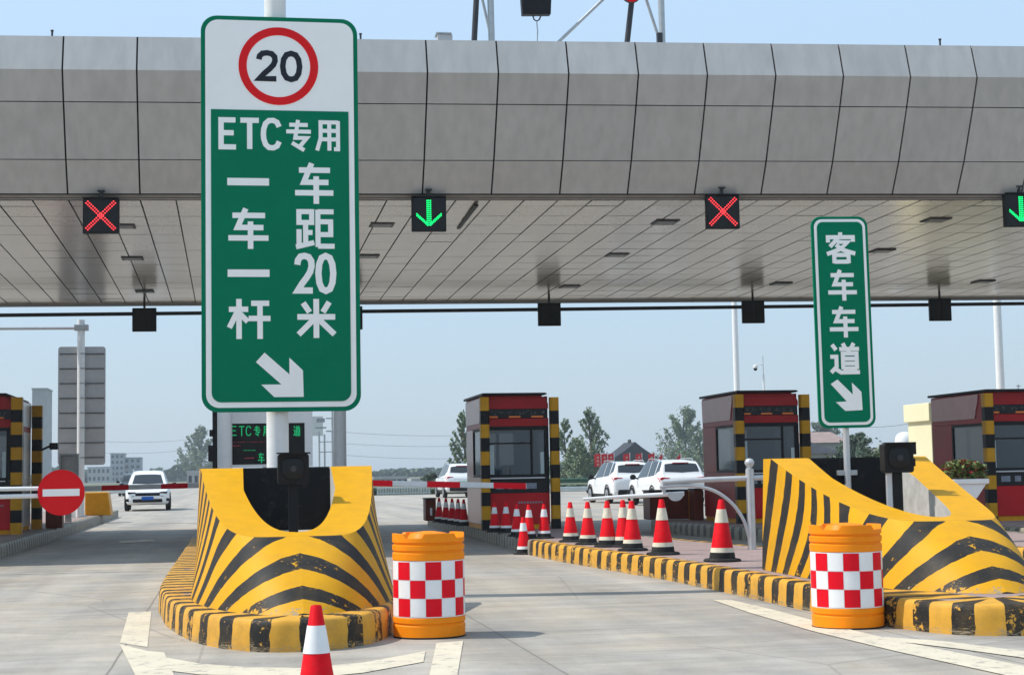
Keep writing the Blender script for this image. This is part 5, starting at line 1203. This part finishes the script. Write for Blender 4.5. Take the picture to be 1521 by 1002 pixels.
# ------------------------------------------------------------------ poles, rails, wires
def pole(label, px, pyb, Yd, r, ztop, m, name='lamp_post', cat='lamp post', group=None):
    p = AT(px, pyb, Yd); t = thing(name, label, cat, (p.x, Yd, 0), 0, group); MB().tube([(0, 0, 0), (0, 0, ztop)], [r*1.2, r*.9], 16).build('shaft', m, t, smooth=True); return t
t = pole('thin tall white lamp post behind the second booth', 1094, 560, 62, .11, 12.5, 'white', group='tall lamp posts beyond the canopy'); MB().box(-.9, .9, -.1, .1, 12.5, 12.6).build('lamp_head', 'alu', t, bevel=.02)
t = pole('thick tall white lamp post rising behind the right booth', 1486, 570, 54, .135, 12.5, 'white', group='tall lamp posts beyond the canopy'); MB().box(-.9, .9, -.12, .12, 12.5, 12.6).build('lamp_head', 'alu', t, bevel=.02)
Yd = 66; p = AT(1134, 575, Yd); t = thing('camera_pole', 'slim white pole with a dome camera on a curved arm', 'camera', (p.x, Yd, 0)); o = Vector((p.x, Yd, 0)); Q = lambda x, y: AT(x, y, Yd)-o
MB().tube([(0, 0, 0), Q(1134, 556)], .045, 12).build('shaft', 'white', t, smooth=True); MB().tube([Q(1134, 556), Q(1133, 528)], .014, 8).build('rod', 'steel', t)
MB().tube(catmull([Q(1134, 544), Q(1129, 540.5), Q(1122, 541.5)], 5), .02, 8).build('arm', 'white', t, smooth=True); c = Q(1122, 546)
MB().lathe([(.02, .13), (.1, .09), (.11, 0), (.1, -.02)], 16, c).build('camera_cover', 'white', t, smooth=True); MB().lathe([(.085, -.02), (.075, -.08), (.04, -.12), (0, -.13)], 16, c).build('camera_dome', 'led', t, smooth=True)
# green guard rail at the far side of the plaza
def guard(label, px0, px1, Yd, m, zs, group=None):
    a, b = AT(px0, 700, Yd).x, AT(px1, 700, Yd).x; t = thing('guard_rail', label, 'guard rail', (a, Yd, 0), 0, group); w = b-a
    for z, mm in zs: MB().prism([(0, z-.15), (-.05, z-.1), (-.05, z-.05), (0, z), (-.05, z+.05), (-.05, z+.1), (0, z+.15), (.02, z+.15), (.02, z-.15)], 0, w, 'x').build('beam', mm, t)
    for k in range(int(w/4)+1): MB().box(min(w-.1, k*4.0), min(w, k*4.0+.1), .03, .15, 0, zs[0][0]+.1).build('post', mm, t)
    return t
guard('green and pale double guard rail across the far side of the plaza', 815, 1060, 97, 'rail', [(.75, 'rail'), (.24, 'railsilver')])
t = thing('low_fence', 'low white slatted fence in front of the far hedge', 'fence', (AT(560, 730, 104).x, 104, 0)); w = AT(640, 730, 104).x-AT(560, 730, 104).x
b = MB()
for k in range(34): b.box(k*w/34, k*w/34+.05, 0, .04, 0, .52)
b.build('slat', 'railsilver', t); MB().box(0, w, -.02, .0, .44, .5).build('rail', 'railsilver', t); MB().box(0, w, -.02, .0, .1, .16).build('rail', 'railsilver', t)
guard('pale low guard rail along the left road edge beside the white SUV', 160, 186, 95, 'railsilver', [(.7, 'railsilver')])
# gantry sign, utility pole, wires
Yd = 170; p = AT(473, 690, Yd); t = thing('gantry_sign', 'pale far sign on two posts between the display and the right white column', 'road sign', (p.x, Yd, 0)); o = Vector((p.x, Yd, 0)); Q = lambda x, y: AT(x, y, Yd)-o
a, b = Q(462, 647), Q(479.5, 618); MB().box(a.x, b.x, -.06, .06, a.z, b.z).build('board', 'offwhite', t)
q = MB(); q.box(Q(465, 0).x, Q(477, 0).x, -.075, -.065, Q(470, 627).z, Q(470, 621).z); q.box(Q(463, 0).x, Q(479, 0).x, -.075, -.065, Q(470, 636).z, Q(470, 634).z); q.build('lettering', 'greywall', t)
for px, yt in ((474, 640), (482, 645)): c = Q(px, yt); MB().tube([(c.x, 0, 0), c], .09, 8).build('post', 'steel', t, smooth=True)
for yy in (656, 671): MB().box(Q(468, 0).x, Q(488, 0).x, -.04, .04, Q(475, yy).z-.05, Q(475, yy).z+.05).build('crossbar', 'steel', t)
Yd = 175; p = AT(494.5, 690, Yd); t = thing('utility_pole', 'far utility pole with two crossarms left of the right white column', 'utility pole', (p.x, Yd, 0)); o = Vector((p.x, Yd, 0)); Q = lambda x, y: AT(x, y, Yd)-o
MB().tube([(0, 0, 0), Q(493.5, 606)], [.16, .1], 10).build('shaft', 'steel', t, smooth=True)
for yy in (621, 640): c = Q(491, yy); MB().box(c.x-.5, c.x+.45, -.06, .06, c.z-.07, c.z+.07).build('crossarm', 'steel', t)
def wire(x0, y0, x1, y1, Yd, lab, sag=.5):
    a, b = AT(x0, y0, Yd), AT(x1, y1, Yd); pts = []
    for k in range(13): u = k/12; q = a.lerp(b, u); q.z -= sag*4*u*(1-u); pts.append(q-a)
    return tag(MB().tube(pts, .015, 6).build('power_line', 'darksteel', loc=a, smooth='all'), lab, 'power line', 'thin power lines in the haze')
wire(494, 640, 730, 645, 175, 'topmost thin wire between the right white column and the middle booth', .3)
wire(494, 657, 730, 660, 175, 'middle thin wire between the right white column and the middle booth', .3)
wire(494, 674, 730, 679, 175, 'lowest thin wire between the right white column and the middle booth', .3)
wire(150, 655, 300, 650, 200, 'upper thin wire left of the tall green sign', .3)
wire(150, 672, 300, 665, 200, 'lower thin wire left of the tall green sign', .3)
wire(1290, 634, 1360, 627, 120, 'thin wire between the slim green sign and the cream building', .1)
p = AT(1513, 585, 80); t = thing('mast', 'thin distant mast above the right booth', 'mast', (p.x, 80, 0)); MB().tube([(0, 0, 0), (0, 0, AT(1513, 570, 80).z)], .03, 8).build('shaft', 'steel', t); MB().box(-.12, .12, -.03, .03, AT(1513, 574, 80).z, AT(1513, 572.5, 80).z).build('crossbar', 'steel', t)
building('pale tall block behind the left booth roof', 'office_building', 47, 69, 578, 420, 12, 'housewall', 0, 0, GB)

# ------------------------------------------------------------------ haze, sky, sun
hz = MB().box(-500, 600, -40, 800, -1, 17.5).build('haze', 'lamp'); tag(hz, kind='stuff')
vm = bpy.data.materials.new('haze_air'); vm.use_nodes = True; nt = vm.node_tree; nt.nodes.clear()
ou = N(nt, 'ShaderNodeOutputMaterial'); pv = N(nt, 'ShaderNodeVolumePrincipled'); pv.inputs['Color'].default_value = (.78, .88, 1, 1); pv.inputs['Density'].default_value = .00032; pv.inputs['Anisotropy'].default_value = .25
nt.links.new(pv.outputs[0], ou.inputs['Volume']); hz.data.materials.clear(); hz.data.materials.append(vm)
EL, AZ = math.radians(52), math.atan2(-.744, .128)
w = bpy.data.worlds.new('World'); SC.world = w; w.use_nodes = True; nt = w.node_tree
bg = nt.nodes['Background']; sky = N(nt, 'ShaderNodeTexSky', sky_type='NISHITA'); sky.sun_disc = False; sky.sun_elevation = EL; sky.sun_rotation = AZ; sky.altitude = 50; sky.air_density = 1.25; sky.dust_density = .9; sky.ozone_density = 1.6
mxw = N(nt, 'ShaderNodeMix', data_type='RGBA'); mxw.inputs[0].default_value = .8; tcw = N(nt, 'ShaderNodeTexCoord'); spw = N(nt, 'ShaderNodeSeparateXYZ'); nt.links.new(tcw.outputs['Generated'], spw.inputs[0]); rw = N(nt, 'ShaderNodeMapRange'); rw.inputs[1].default_value = .02; rw.inputs[2].default_value = .34; nt.links.new(spw.outputs[2], rw.inputs[0])
hw = N(nt, 'ShaderNodeMix', data_type='RGBA'); hw.inputs[6].default_value = (1.95, 2.62, 3.45, 1); hw.inputs[7].default_value = (2.8, 3.8, 4.9, 1); nt.links.new(rw.outputs[0], hw.inputs[0]); nt.links.new(hw.outputs[2], mxw.inputs[7])   # even summer haze over the clear-sky colours
nt.links.new(sky.outputs[0], mxw.inputs[6]); nt.links.new(mxw.outputs[2], bg.inputs['Color']); bg.inputs['Strength'].default_value = .15
sd = bpy.data.lights.new('sun', 'SUN'); sd.energy = 3.1; sd.angle = math.radians(.53); sd.color = (1, .95, .87)
so = bpy.data.objects.new('sun', sd); COL.objects.link(so); dv = Vector((math.sin(AZ)*math.cos(EL), math.cos(AZ)*math.cos(EL), math.sin(EL))); so.rotation_euler = dv.to_track_quat('Z', 'Y').to_euler(); so.location = dv*100
vs = SC.view_settings; vs.view_transform = 'Standard'; vs.look = 'None'; vs.exposure = 0.5; vs.gamma = 1; vs.use_curve_mapping = False
SC.cycles.volume_bounces = 1; SC.cycles.transparent_max_bounces = 12
